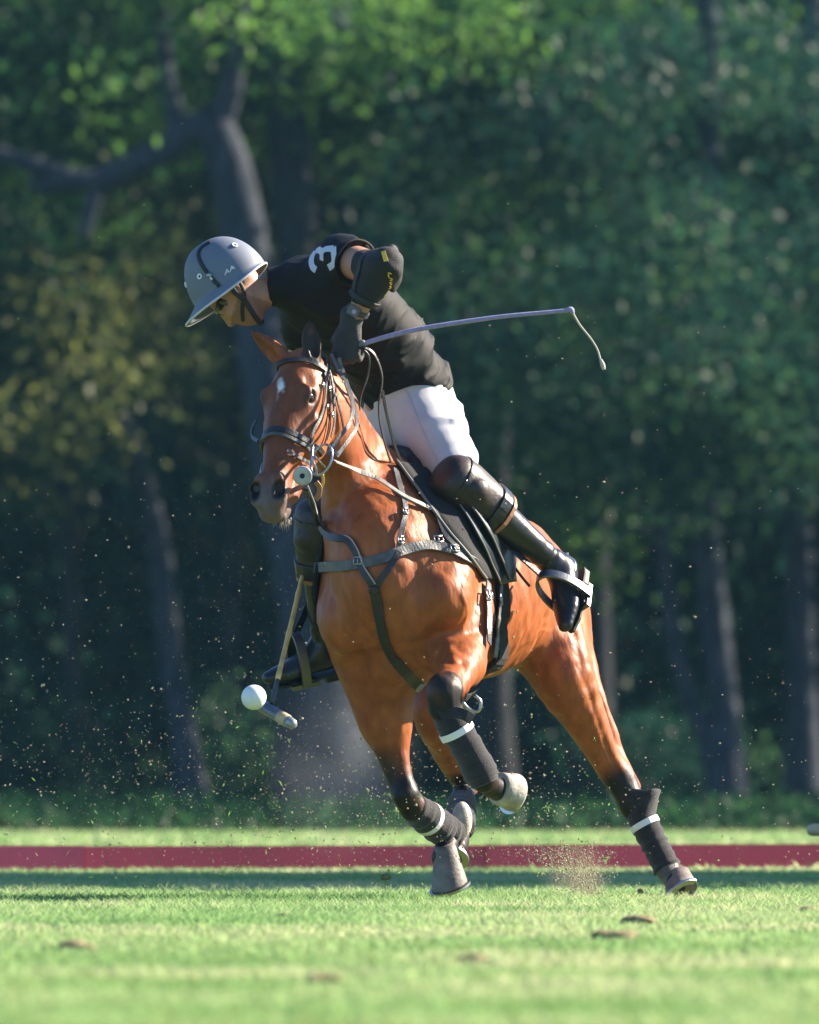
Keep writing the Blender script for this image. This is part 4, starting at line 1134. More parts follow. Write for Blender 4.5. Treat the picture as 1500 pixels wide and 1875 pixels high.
# ---- boots
def boot(kn, an, toe, name, up0=.16):
    ax_ = nrm(an - kn); tv = nrm(toe - an); L = np.linalg.norm(toe - an)
    solev = nrm(ax_ - tv * (ax_ @ tv)); sidev = np.cross(tv, solev)
    lo = np.min([kn, an, toe], 0) - .16; hi = np.max([kn, an, toe], 0) + .16
    b = Vol(lo, hi, .0055)
    k0 = kn + ax_ * up0
    b.chain([k0, kn * .55 + an * .45, an - ax_ * .05, an + ax_ * .01], [.066, .062, .046, .046], k=.0, n=4)
    heel = an + solev * .052 - tv * .035
    b.chain([an + solev * .01, an + solev * .040 + tv * .06, an + solev * .062 + tv * L * .62, an + solev * .070 + tv * L * 1.0], [(.046, .050), (.050, .048), (.054, .036), (.030, .022)], k=.03, side=sidev, n=4)
    b.chain([an + solev * .045, heel], [.042, .034], k=.03)
    b.cut(an + solev * .100, solev)
    for i in range(5):
        c_ = an - ax_ * (.02 + .022 * i)
    def folds(v):
        t = (v - an) @ ax_
        return .0016 * np.exp(-((t + .06) / .06) ** 2) * np.sin(120 * t + 3 * vnoise(v, 12, 4)) + .0018 * vnoise(v, 18, 6)
    o, v, q = vol_obj(name, b, M_leather, 2, folds)
    # sole and heel block
    so = []; pts = []
    seg = [(-.050, .030), (-.02, .034), (.03, .030), (.08, .040), (.13, .043), (L * .85, .034), (L * 1.04, .010)]
    top = []; bot = []
    for t, w_ in seg:
        for s_ in (-1, 1):
            pts.append(an + solev * .098 + tv * t + sidev * s_ * w_ * 1.1); pts.append(an + solev * .108 + tv * t + sidev * s_ * w_)
    fs = []
    for i in range(len(seg) - 1):
        a = i * 4; c_ = a + 4
        fs += [(a, c_, c_ + 1, a + 1), (a + 2, a + 3, c_ + 3, c_ + 2), (a, a + 2, c_ + 2, c_), (a + 1, c_ + 1, c_ + 3, a + 3)]
    fs += [(0, 1, 3, 2), tuple(len(pts) - 4 + i for i in (0, 2, 3, 1))]
    s_o = rk('boot_sole', (pts, fs), M_black, o, False)
    hb_ = box_arr(an + solev * .117 - tv * .018, (tv, sidev, solev), (.032, .030, .010)); rk('boot_heel', hb_, M_black, o, False)
    return o, v, q, (ax_, tv, solev, sidev, L)
lboot = boot(LK, LA, LT, 'boot')
rboot = boot(RK, RA, RT, 'boot')
# spurs
def spur(B_, an):
    ax_, tv, solev, sidev, L = B_
    pts = [an + solev * .045 + tv * .03 + sidev * .046, an + solev * .035 - tv * .02 + sidev * .046, an + solev * .035 - tv * .058, an + solev * .035 - tv * .02 - sidev * .046, an + solev * .045 + tv * .03 - sidev * .046]
    s = rk('spur', tube_arr(pts, .0045, 6, 4), M_steel, None)
    rk('spur_neck', tube_arr([pts[2], pts[2] - tv * .035 + solev * .006], .005, 6, 1), M_steel, s)
spur(lboot[3], LA); spur(rboot[3], RA)
# ---- knee guards
def guard(kn, an, hip, front):
    ax_ = nrm(an - kn); fr = nrm(np.asarray(front) - ax_ * (np.asarray(front) @ ax_)); sd_ = np.cross(ax_, fr)
    lo = kn - .26; hi = kn + .30
    g = Vol(lo, hi, .0055)
    k_ = kn - ax_ * .035
    g.chain([k_ - ax_ * .055, k_ + ax_ * .02, k_ + ax_ * .12, k_ + ax_ * .20], [.088, .096, .090, .080], k=0, n=3)
    g.ell(kn + fr * .058 + ax_ * .01, np.array((ax_, sd_, fr)), (.070, .062, .042), k=.012)
    g.ell(kn + fr * .078 + ax_ * .005, np.array((ax_, sd_, fr)), (.050, .046, .034), k=.003)
    g.chain([kn + ax_ * .09 + fr * .062 + sd_ * .03, kn + ax_ * .17 + fr * .058 + sd_ * .03], [.022, .020], k=.006)
    g.chain([kn + ax_ * .09 + fr * .062 - sd_ * .03, kn + ax_ * .17 + fr * .058 - sd_ * .03], [.022, .020], k=.006)
    g.cut(k_ - ax_ * .085, -ax_, k=.06); g.cut(k_ + ax_ * .205, ax_, k=.01)
    o, v, q = vol_obj('knee_guard', g, M_guard, 2, lambda v: .002 * vnoise(v, 22, 3))
    sk_ = Skin(v, q)
    for t_, w_, m in ((.155, .045, M_leather), (.192, .016, M_tan)):
        c_ = kn - ax_ * .035 + ax_ * (t_ + .0)
        A, B = sk_.ring(c_, fr, sd_, .004, 32, r=.3)
        if len(A) > 5:
            r_ = rk('guard_strap', ribbon_arr(A, B, w_, .005, 1), m, o, False)
            if m is M_tan: r_['label'] = 'tan lower edge of the knee guard'
    A, B = sk_.ring(kn - ax_ * .060, fr, sd_, .001, 32, r=.3)
    if len(A) > 5: rk('guard_piping', tube_arr(A, .0035, 6, 1), M_leather, o)
    return o
guard(LK, LA, LHIP, V(.10, -.95, .25))
guard(RK, RA, RHIP, V(-.6, -.75, .1))

# ---- elbow pad
ev = Vol(LE - .22, LE + .22, .005)
ud2 = nrm(LE - LS); fd = nrm(LW - LE)
ev.chain([LS + (LE - LS) * .50, LS + (LE - LS) * .78, LE + ud2 * .005], [.060, .060, .057], k=0, n=3)
ev.chain([LE, LE + (LW - LE) * .45, LE + (LW - LE) * .66], [.060, .055, .050], k=.03)
ev.ell(LE + ud2 * .030 - fd * .02, np.eye(3), (.056, .056, .062), k=.03)
ev.ell(LE + V(.042, .01, .002), np.array((nrm(V(.95, -.3, 0)), nrm(V(.3, .95, 0)), V(0, 0, 1))), (.026, .052, .082), k=.004)
ev.ell(LE + V(.050, .01, -.004), np.array((nrm(V(.95, -.3, 0)), nrm(V(.3, .95, 0)), V(0, 0, 1))), (.022, .040, .060), k=.003)
ev.cut(LS + (LE - LS) * .68, nrm(-ud2 + V(0, 0, .55)), lo=LS - .15, hi=LS + .15); ev.cut(LE + (LW - LE) * .64, fd, lo=LW - .12, hi=LW + .12)
epad, epv, epq = vol_obj('elbow_pad', ev, M_pad, 2, lambda v: .004 * vnoise(v, 18, 3) + .002 * np.sin(90 * ((v - LE) @ nrm(V(.3, .1, 1))) + 4 * vnoise(v, 9, 4)))
ep_skin = Skin(epv, epq)
for c_, ax_e, w_ in ((LS + (LE - LS) * .88, ud2, .026), (LE + (LW - LE) * .56, fd, .018)):
    e1 = nrm(np.cross(ax_e, (.2, .3, .9))); A, B = ep_skin.ring(c_, e1, np.cross(ax_e, e1), .002, 30, r=.2)
    if len(A) > 8: rk('pad_strap', ribbon_arr(A, B, w_, .004, 1), M_black, epad, False)
for pix, w_ in ((Z6([(712, 205), (735, 295)]), .016), (Z6([(655, 112), (730, 165)]), .010)):
    r_ = stroke(ep_skin, pix, w_, M_yellow, epad, off=.003, n=3)
    if r_: rk('yellow_mark', r_, M_yellow, epad, False)
ys = []
for pix in (Z6([(752, 392), (784, 402)]), Z6([(755, 405), (760, 432)]), Z6([(765, 440), (790, 445), (788, 462), (768, 462)]), Z6([(770, 478), (788, 480)]), Z6([(766, 480), (782, 500)]), Z6([(764, 512), (780, 522), (772, 540), (756, 532)]), Z6([(752, 550), (766, 560)]), Z6([(744, 566), (728, 585)]), Z6([(728, 588), (708, 610)])):
    r_ = stroke(ep_skin, pix, .0042, M_yellow, epad, off=.003, n=2)
    if r_: ys.append(r_)
if ys: rk('yellow_lettering', join(ys), M_yellow, epad, False)

# ---- gloves with fingers, watch
def glove(wr, hand_c, knuck, sidev, grip, name='glove', sc=1.0):
    """wr wrist, knuck centre of the knuckle row, sidev from little finger to index, grip the palm's facing direction"""
    b = Vol(np.min([wr, knuck], 0) - .13, np.max([wr, knuck], 0) + .13, .0032)
    ln = nrm(knuck - wr); sidev = nrm(sidev - ln * (sidev @ ln)); pal = nrm(np.cross(ln, sidev))
    if pal @ grip < 0: pal = -pal
    b.chain([wr - ln * .035, wr, wr + ln * .03], [(.037 * sc, .030 * sc), (.033 * sc, .027 * sc), (.036 * sc, .022 * sc)], k=0, side=sidev)
    b.chain([wr + ln * .02, wr * .45 + knuck * .55, knuck], [(.034 * sc, .021 * sc), (.043 * sc, .018 * sc), (.043 * sc, .016 * sc)], k=.01, side=sidev)
    for i, (off, l1, r_) in enumerate(((.034, .040, .0098), (.0115, .044, .0102), (-.0115, .041, .0098), (-.034, .033, .0088))):
        k0 = knuck + sidev * off * sc
        p1 = k0 + nrm(ln * (.62 - .10 * i) + pal * .75) * l1
        p2 = p1 + nrm(ln * -.45 + pal * .62) * l1 * .72
        p3 = p2 + nrm(-ln * .9 - pal * .35) * l1 * .52
        b.chain([k0 - ln * .012, k0, p1], [r_ * 1.05 * sc, r_ * 1.32 * sc, r_ * sc], k=.003)
        b.chain([p1, p2], [r_ * sc, r_ * .95 * sc], k=.0); b.chain([p2, p3], [r_ * .95 * sc, r_ * .85 * sc], k=.0)
    t0 = wr + ln * .03 + sidev * .036 + pal * .006
    t1 = t0 + nrm(ln * .65 + sidev * .55 + pal * .45) * .040
    t2 = t1 + nrm(ln * .55 - sidev * .25 + pal * .75) * .034
    t3 = t2 + nrm(ln * .3 - sidev * .8 + pal * .5) * .022
    b.chain([wr + ln * .01 + sidev * .015, t0, t1], [.020, .0165, .0125], k=.012); b.chain([t1, t2, t3], [.0125, .0115, .009], k=.0)
    o, v, q = vol_obj(name, b, M_glove, 2, lambda v: .0012 * vnoise(v, 60, 3))
    return o, v, q, (ln, sidev, pal)
LKN = P(634, 648, -.17)
lg = glove(P(642, 596, -.17), None, LKN, nrm(V(-.92, .30, -.12)), V(.1, .9, -.3), sc=1.16)
rg = glove(P(603, 812, .58), None, P(606, 850, .575), nrm(V(.5, .6, .3)), V(.9, .2, .0))
ax_ = nrm(LW - LE); wc = LE + (LW - LE) * .80
ringv = []
e1 = nrm(np.cross(ax_, (0, 1, .2))); e2 = np.cross(ax_, e1)
wt = rk('wristwatch', ribbon_arr([wc + .0375 * (math.cos(t) * e1 + math.sin(t) * e2) for t in np.linspace(0, 2 * math.pi, 26)], [math.cos(t) * e1 + math.sin(t) * e2 for t in np.linspace(0, 2 * math.pi, 26)], .020, .004, 1), mat('watch_strap', (.05, .05, .06), rough=.5), None, False)
fa = nrm(V(-.25, -.95, .1)); fa = nrm(fa - ax_ * (fa @ ax_)); fb = np.cross(ax_, fa)
rk('watch_case', box_arr(wc + fa * .039, (ax_, fb, fa), (.017, .021, .006)), mat('watch_case', (.10, .095, .13), rough=.3, metal=.3), wt, False)
rk('watch_screen', box_arr(wc + fa * .0455 + fb * -.004, (ax_, fb, fa), (.007, .007, .0012)), mat('watch_screen', (.38, .33, .50), rough=.2), wt, False)
# ================================================================== SADDLE, BRIDLE, HARNESS
M_tack = mat('black_tack_leather', (.016, .016, .018), rough=.42, spec=.5, bump=.2, bscale=120, var=.35, vscale=20)
M_strapg = mat('worn_grey_strap', (.085, .085, .085), rough=.5, spec=.5, bump=.25, bscale=140, var=.4, vscale=30)
M_flap = mat('saddle_flap_leather', (.014, .018, .026), rough=.36, spec=.5, bump=.15, bscale=80, var=.3, vscale=14)
M_cloth = mat('saddle_cloth', (.012, .012, .013), rough=.9, bump=.5, bscale=200)
M_piping = mat('grey_piping', (.16, .16, .15), rough=.5)
M_iron = mat('dull_iron', (.16, .165, .18), rough=.38, metal=1, bump=.1, bscale=60)
M_brass = mat('brass', (.60, .45, .20), rough=.3, metal=1)

def mirror_pts(A):
    """the same places on the other flank"""
    A = np.asarray(A); l = (A - B0) @ LF
    return A - 2 * l[:, None] * LF
def mirror_dir(N):
    N = np.asarray(N); return N - 2 * (N @ LF)[:, None] * LF
def sheet(name, left, right, off, thick, m, parent, n=8, cols=6, mirror=False):
    """leather sheet laid over the flank between two edges"""
    a = spline(np.array(left, float), n); b = spline(np.array(right, float), n)
    k = min(len(a), len(b)); a = a[np.linspace(0, len(a) - 1, k).astype(int)]; b = b[np.linspace(0, len(b) - 1, k).astype(int)]
    pts = np.zeros((k, cols + 1, 3)); nn = np.zeros_like(pts)
    last = None
    for i in range(k):
        for j in range(cols + 1):
            p = a[i] + (b[i] - a[i]) * j / cols
            q, nq = horse_skin.see(p[0], p[1], 0)
            if q is None: q, nq = last
            last = (q, nq); pts[i, j] = q; nn[i, j] = nq
    for _ in range(3):
        for arr in (pts, nn):
            arr[1:-1] = (arr[:-2] + arr[1:-1] * 2 + arr[2:]) / 4
            arr[:, 1:-1] = (arr[:, :-2] + arr[:, 1:-1] * 2 + arr[:, 2:]) / 4
    nn /= np.linalg.norm(nn, axis=2)[:, :, None]
    P0 = (pts + nn * off).reshape(-1, 3); N0 = nn.reshape(-1, 3)
    outs = []
    for mir in ((False, True) if mirror else (False,)):
        A = mirror_pts(P0) if mir else P0; N = mirror_dir(N0) if mir else N0
        vs = list(A) + list(A + N * thick); c = cols + 1; o = len(A); fs = []
        for i in range(k - 1):
            for j in range(cols):
                q = (i * c + j, i * c + j + 1, (i + 1) * c + j + 1, (i + 1) * c + j)
                fs += [tuple(x + o for x in q), q[::-1]]
        bd = [j for j in range(c)] + [i * c + cols for i in range(1, k)] + [(k - 1) * c + j for j in range(cols - 1, -1, -1)] + [i * c for i in range(k - 2, 0, -1)]
        for x, y in zip(bd, bd[1:] + bd[:1]): fs.append((x, y, y + o, x + o))
        ob = kid(name, (vs, fs), m, parent)
        outs.append((ob, A + N * thick, bd, N))
    return outs

SAD = thing('polo_saddle', 'black polo saddle with long leather flaps strapped on the bay pony', 'saddle', tuple(BP(-.15, 0, .35)))
# saddle cloth, then flap layers
cl = sheet('saddle_cloth', [(722, 850), (762, 905), (800, 955), (840, 1005), (882, 1062)], [(800, 870), (850, 925), (890, 968), (925, 1005), (930, 1060)], .006, .014, M_cloth, SAD, mirror=True)
for ob, A, bd, N in cl[:1]:
    e = A[[b for b in bd if b % 7 == 0]]; kid('cloth_piping', tube_arr(e[np.argsort(e[:, 2])][::-1], .005, 6, 1), M_piping, SAD)
f1 = sheet('saddle_flap', [(785, 872), (812, 905), (842, 950), (872, 1005), (902, 1072)], [(862, 925), (890, 950), (915, 985), (930, 1020), (931, 1066)], .026, .008, M_flap, SAD, mirror=True)
f2 = sheet('saddle_flap', [(800, 880), (826, 915), (858, 958), (886, 1005), (910, 1062)], [(870, 925), (895, 950), (914, 975), (922, 1010), (922, 1055)], .042, .008, M_flap, SAD)
for ob, A, bd, N in f2 + f1[:1]:
    e = A[[b for b in bd if b % 7 == 0]]; kid('flap_piping', tube_arr(e[np.argsort(e[:, 2])][::-1], .0035, 6, 1), M_piping, SAD)
# seat and tree
sv2 = Vol(BP(-.15, 0, .38) - .50, BP(-.15, 0, .38) + .50, .008)
for s_ in (-1, 1):
    sv2.chain([BP(.10, s_ * .09, .36), BP(-.1, s_ * .13, .325), BP(-.34, s_ * .11, .325)], [.05, .055, .06], k=.05, n=3)
sv2.chain([BP(.10, 0, .43), BP(-.02, 0, .40), BP(-.18, 0, .39), BP(-.32, 0, .41), BP(-.40, 0, .44)], [(.09, .035), (.10, .032), (.13, .032), (.15, .034), (.12, .026)], k=.05, side=LF, n=3)
o_, v_, q_ = vol_obj('seat', sv2, M_tack, 2, None, SAD)
# girth: two straps from the flap, and the band under the belly
def pstrap(name, pix, width, m, parent, off=.006, th=.005, n=6):
    A, B = horse_skin.path(pix, off, n)
    return kid(name, ribbon_arr(A, B, width, th, 1), m, parent, False), A, B
def buckle(px_, py_, w_, h_, parent, surf=None, off=.012, m=None, rot=0):
    a, n = (surf or horse_skin).see(px_, py_, off)
    if a is None: return
    u = nrm(np.cross(n, (math.sin(rot), .05, math.cos(rot)))); v = np.cross(n, u)
    pts = [a + u * x * w_ + v * y * h_ for x, y in ((-1, -1), (1, -1), (1, 1), (-1, 1), (-1, -1))]
    b_ = kid('buckle', join([tube_arr([p0, p1], .0026, 6, 1) for p0, p1 in zip(pts[:-1], pts[1:])] + [tube_arr([a - v * h_, a + v * h_], .002, 6, 1)]), m or M_steel, parent)
    return b_
pstrap('girth_strap', [(888, 1068), (890, 1110), (890, 1150), (889, 1180)], .030, M_tack, SAD, .012)
pstrap('girth_strap', [(908, 1072), (906, 1110), (902, 1155), (898, 1200)], .030, M_strapg, SAD, .018)
buckle(888, 1092, .014, .018, SAD, off=.022); buckle(905, 1098, .012, .018, SAD, off=.026)
gA, gB = [], []
gc = BP(.0, 0, -.02)
e_f = LF; e_u = UP
for t in np.linspace(-1.75, .1, 40):
    d = math.cos(t) * e_f + math.sin(t) * e_u
    a, b = horse_skin.toward(gc + d * .8 + FW * -.03, gc + FW * .02, .006)
    if a is not None and np.linalg.norm(a - gc) < .43 and (not gA or np.linalg.norm(a - gA[-1]) < .12): gA.append(a); gB.append(b)
kid('girth', ribbon_arr(gA, gB, .085, .012, 1), M_cloth, SAD, False)
# stirrups: leather from the flap to the iron
def iron(c, up, fwd, side, w_, h_, name='stirrup_iron', depth=.028):
    pts = []
    for t in np.linspace(-.15 * math.pi, 1.15 * math.pi, 21):
        pts.append(c + side * w_ * math.cos(t) * (1.0 if math.sin(t) < .3 else 1) + up * (h_ * max(math.sin(t), -.2)))
    pts = np.array(pts)
    nn = [nrm(p - c) for p in pts]
    o = kid('stirrup_iron', ribbon_arr(pts, nn, depth * .75, .009, 2), M_iron, SAD, False)
    tr = box_arr((pts[0] + pts[-1]) / 2 - up * .004, (side, fwd, up), (w_ * .98, depth * 1.1, .008))
    kid_ = solid('tread', tr, M_iron, o, False)
    pad = box_arr((pts[0] + pts[-1]) / 2 + up * .007, (side, fwd, up), (w_ * .86, depth * .9, .005)); solid('tread_pad', pad, M_black, o, False)
    return o
def stirrup(B_, an, start, w_=.068):
    ax_, tv, solev, sidev, L = B_
    c = an + solev * .075 + tv * .10
    iron(c, -solev, tv, sidev, w_, .140, depth=.046)
    top = c - solev * .140
    mid = (start + top) / 2
    dn = nrm(np.cross(top - start, tv)); 
    kid('stirrup_leather', ribbon_arr([start, mid + sidev * .0, top], [sidev, sidev, sidev], .028, .006, 4), M_tack, SAD, False)
stirrup(lboot[3], LA, P(868, 945, .10)); stirrup(rboot[3], RA, P(606, 1010, .42))
# strap end flying below the flap
kid('strap_end', ribbon_arr([P(925, 1008, .22), P(940, 1035, .2), P(955, 1056, .19), P(970, 1074, .19)], [V(.4, -.9, 0)] * 4, .009, .004, 3), M_tack, SAD, False)
kid('girth_ring', tube_arr([P(*a) for a in ((868, 1272, -.02), (880, 1284, -.02), (878, 1300, -.02), (868, 1303, -.02), (856, 1296, -.02), (846, 1284, -.02))], .006, 8, 4), M_steel, SAD)
pstrap('girth_tab', [(868, 1256), (858, 1268), (845, 1276)], .03, M_tack, SAD, .012)

# ---- breastplate
BRE = thing('breastplate', 'grey leather breastplate and martingale across the chest of the bay pony', 'breastplate', tuple(BP(.46, 0, .1)))
A, B = horse_skin.path([(604, 1037), (625, 1037), (650, 1035), (700, 1024), (732, 1010), (765, 1001), (807, 1003), (839, 1015), (876, 1037)], .008, 6)
A = np.vstack([[P(566, 1030, .42), P(561, 1038, .26), P(572, 1040, .12)], A]); B = np.vstack([[V(-.9, -.4, 0), V(-.9, -.4, 0), V(-.5, -.85, 0)], B])
kid('breast_collar', ribbon_arr(A, B, .036, .007, 1), M_strapg, BRE, False)
pstrap('yoke_strap', [(722, 862), (732, 895), (741, 935), (736, 968), (728, 1006)], .020, M_strapg, BRE, .008)
pstrap('yoke_strap', [(728, 1012), (716, 1035), (700, 1058), (688, 1078)], .022, M_tack, BRE, .012)
pstrap('chest_strap', [(686, 1072), (692, 1105), (698, 1135), (706, 1172), (722, 1205), (745, 1235), (766, 1256)], .036, M_tack, BRE, .008)
pstrap('side_strap', [(775, 930), (792, 940), (804, 965), (818, 992), (834, 1008)], .020, M_tack, BRE, .016)
pstrap('side_strap', [(797, 935), (806, 960), (800, 985), (797, 1000)], .010, M_tack, BRE, .010)
for b_ in ((783, 934, .014, .012), (800, 992, .016, .012), (828, 1008, .016, .012), (660, 1028, .016, .012), (762, 1254, .018, .014), (731, 992, .010, .012), (738, 940, .010, .010)): buckle(*b_, BRE, off=.018)
A, B = horse_skin.path([(585, 950), (600, 975), (615, 986), (638, 990), (654, 1010), (664, 1038), (684, 1072)], .012, 6)
A = np.vstack([[P(560, 895, -.46), P(572, 925, -.38)], A]); B = np.vstack([[V(-.4, -.9, .1)] * 2, B])
kid('martingale_strap', ribbon_arr(A, B, .024, .007, 1), M_tack, BRE, False)
kid('lit_strap_edge', tube_arr(np.array(A) + np.array(B) * .008 + V(.010, 0, .008), .0032, 6, 1), mat('painted_edge_light', (.36, .35, .32), rough=.5), BRE)  # pale line along the black strap, its lit edge painted as colour
kid('chest_ring', lathe_arr([(0, .016), (.006, .018), (.01, .014)], horse_skin.see(686, 1078, .014)[0], horse_skin.see(686, 1078, .014)[1], 18), M_tack, BRE)

# ---- bridle
BRI = thing('bridle', 'black leather bridle with silver bit rings on the bay pony\'s head', 'bridle', tuple(HO))
def hstr(name, pts, width, m, off=.004, th=.004, n=4, parent=None):
    """strap through head-frame places, pulled onto the skin"""
    A, B = [], []
    for p in spline(np.array(pts, float), n):
        q = HP(*p)
        c_ = HP(p[0], 0, min(p[2], -.04) if abs(p[1]) > .01 else -.05)
        a, b = horse_skin.toward(q + nrm(q - c_) * .12, c_, off)
        if a is None or np.linalg.norm(a - q) > .06: a, b = q, nrm(q - c_)
        A.append(a); B.append(b)
    A = np.array(A); B = np.array(B)
    for _ in range(2): A[1:-1] = (A[:-2] + 2 * A[1:-1] + A[2:]) / 4; B[1:-1] = (B[:-2] + B[1:-1] + B[2:]) / 3
    return kid(name, ribbon_arr(A, B, width, th, 1), m, parent or BRI, False), A, B
def hpix(name, pix, width, m, off=.005, th=.004, n=6):
    return pstrap(name, pix, width, m, BRI, off, th, n)
A, B = horse_skin.path([(489, 686), (500, 674), (522, 664), (548, 661), (575, 664), (596, 680)], .005, 6)
A = np.vstack([[HP(.055, -.085, -.04)], A]); B = np.vstack([[-HL], B])
kid('browband', ribbon_arr(A, B, .021, .006, 1), M_tack, BRI, False)
hstr('headpiece', [(.05, .088, -.03), (.0, .078, -.055), (-.045, .03, -.06), (-.045, -.03, -.06), (0, -.078, -.055), (.05, -.088, -.03)], .026, M_tack, off=.006)
hpix('cheekpiece', [(594, 681), (594, 705), (592, 728), (586, 760), (572, 790), (565, 822)], .012, M_strapg)
hpix('cheekpiece', [(600, 684), (606, 715), (608, 745), (607, 775), (601, 800)], .011, M_strapg, .009)
hpix('cheekpiece', [(600, 690), (602, 740), (597, 790), (590, 815)], .006, M_tack, .006)
hpix('throat_lash', [(598, 684), (612, 725), (622, 760), (627, 785)], .007, M_tack)
nb, A, B = hstr('noseband', [(.30, .066, -.10), (.318, .070, -.045), (.322, .046, .025), (.318, 0, .052), (.322, -.046, .025), (.318, -.070, -.045), (.30, -.05, -.12), (.30, 0, -.15), (.30, .05, -.13), (.30, .066, -.10)], .020, M_tack, off=.006, n=6)
hstr('noseband', [(.335, .068, -.06), (.345, .060, .0), (.343, .03, .040), (.340, 0, .050), (.343, -.03, .040), (.345, -.060, .0), (.335, -.068, -.06)], .012, M_strapg, off=.007, th=.008, n=6)
hpix('drop_strap', [(524, 826), (540, 835), (556, 843), (566, 850)], .012, M_strapg, .006)
hstr('cheekpiece', [(.06, -.092, -.03), (.16, -.098, -.03), (.26, -.082, -.05), (.36, -.066, -.06), (.42, -.06, -.06)], .012, M_tack)
# bit: gag ring, guard disc, mouthpiece
rc = P(589, 842, -.50); ru = nrm(V(.30, .15, .9)); rv_ = nrm(V(.75, -.55, -.2)); rv_ = nrm(rv_ - ru * (rv_ @ ru))
kid('bit_ring', tube_arr([rc + .056 * math.cos(t) * ru + .040 * math.sin(t) * rv_ for t in np.linspace(0, 2 * math.pi, 25)], .0042, 8, 1), M_steel, BRI)
kid('bit_ring', tube_arr([HP(.42, -.068, -.07) + .045 * (math.cos(t) * HA + math.sin(t) * HD) for t in np.linspace(0, 2 * math.pi, 25)], .0042, 8, 1), M_steel, BRI)
kid('mouthpiece', tube_arr([HP(.435, .066, -.065), HP(.435, 0, -.06), HP(.435, -.066, -.065)], .007, 8, 4), M_steel, BRI)
dc = P(554, 871, -.545); dn = nrm(V(-.10, -.97, -.15))
M_disc = mat('worn_disc', (.38, .38, .38), rough=.4, metal=.15, var=.25, vscale=30)
kid('bit_guard', lathe_arr([(-.004, .031), (.0, .0335), (.005, .032), (.0065, .024), (.008, .010), (.006, .008)], dc, dn, 28), M_disc, BRI)
kid('bit_guard_hole', lathe_arr([(.0055, .0085), (.0085, .0085)], dc, dn, 14), M_black, BRI)
kid('guard_slit', box_arr(dc + dn * .0075 + V(.012, 0, .012), (nrm(V(1, 0, 1)), dn, nrm(V(1, 0, -1))), (.016, .0016, .003)), M_black, BRI, False)
kid('bit_shank', tube_arr([P(573, 815, -.50), P(572, 840, -.525), P(578, 856, -.52), P(580, 868, -.51)], .0045, 8, 4), M_steel, BRI)
kid('bit_shank', tube_arr([P(571, 830, -.52), P(596, 856, -.49)], .0035, 8, 1), M_steel, BRI)
kid('curb_chain', tube_arr([P(590, 866, -.47), P(592, 884, -.46), P(586, 897, -.46), P(580, 910, -.46)], .006, 6, 4), M_brass, BRI)
kid('curb_strap', ribbon_arr([P(578, 882, -.48), P(585, 892, -.47), P(584, 906, -.465), P(578, 914, -.46)], [V(-.1, -1, 0)] * 4, .018, .006, 3), M_tan, BRI, False)
for b_ in ((588, 706, .006, .008), (600, 712, .006, .008), (605, 760, .006, .008), (596, 745, .005, .007)): buckle(*b_, BRI, off=.010)
# reins
def rein(name, rows, width=.015, nor=V(.35, -.9, .25), m=None, th=.004):
    pts = [P(*r) for r in rows]
    return kid(name, ribbon_arr(pts, [nor] * len(pts), width, th, 6), m or M_strapg, BRI, False)
rein('rein', [(599, 834, -.50), (622, 800, -.46), (640, 775, -.40), (646, 745, -.32), (634, 705, -.24), (618, 675, -.21), (606, 648, -.20)], .014)
rein('rein', [(616, 836, -.48), (638, 806, -.43), (653, 780, -.36), (649, 745, -.28), (636, 705, -.22), (626, 675, -.20), (620, 655, -.20)], .014)
rein('rein', [(600, 830, -.49), (606, 815, -.48), (618, 835, -.48)], .012)
rein('rein', [(661, 634, -.20), (684, 648, -.18), (699, 690, -.14), (693, 745, -.10), (699, 792, -.06), (717, 850, .02), (738, 874, .06)], .010, V(.8, -.5, .2), M_tack)
rein('rein', [(660, 638, -.20), (675, 655, -.18), (672, 690, -.16), (660, 725, -.12), (657, 755, -.08)], .012, V(.8, -.5, .2), M_tack)
rein('rein', [(700, 715, -.13), (707, 755, -.10), (722, 815, -.02), (742, 866, .06), (736, 876, .06)], .011, V(.5, -.8, .2), M_tack)
_A, _B = horse_skin.path([(655, 864), (690, 881), (730, 910), (758, 923), (776, 932)], .014, 5)
_A = np.vstack([[P(612, 845, -.48), P(632, 853, -.40 * .5 + _A[0][1] * .5)], _A]); _B = np.vstack([[V(.1, -.9, .4)] * 2, _B])
kid('draw_rein', ribbon_arr(_A, _B, .018, .004, 1), mat('pale_strap', (.30, .29, .26), rough=.55, var=.3, vscale=40), BRI, False)
# right side: reins looping behind the face
rein('rein', [(470, 770, -.34), (462, 785, -.33), (463, 800, -.35), (473, 808, -.42)], .012, V(-.8, -.5, .2), M_tack)
# whiskers
wh = []
for i in range(46):
    a = HP(.57 + .03 * rng.random(), (rng.random() - .5) * .07, -.115 - .01 * rng.random())
    d = nrm(HA * (.6 + rng.random() * .5) + HD * (-.6 + .5 * rng.random()) + HL * (rng.random() - .5))
    wh.append(tube_arr([a, a + d * (.012 + .022 * rng.random())], [.0009, .0003], 3, 1))
kid('whiskers', join(wh), mat('whisker_hair', (.35, .30, .22), rough=.6), HORSE)

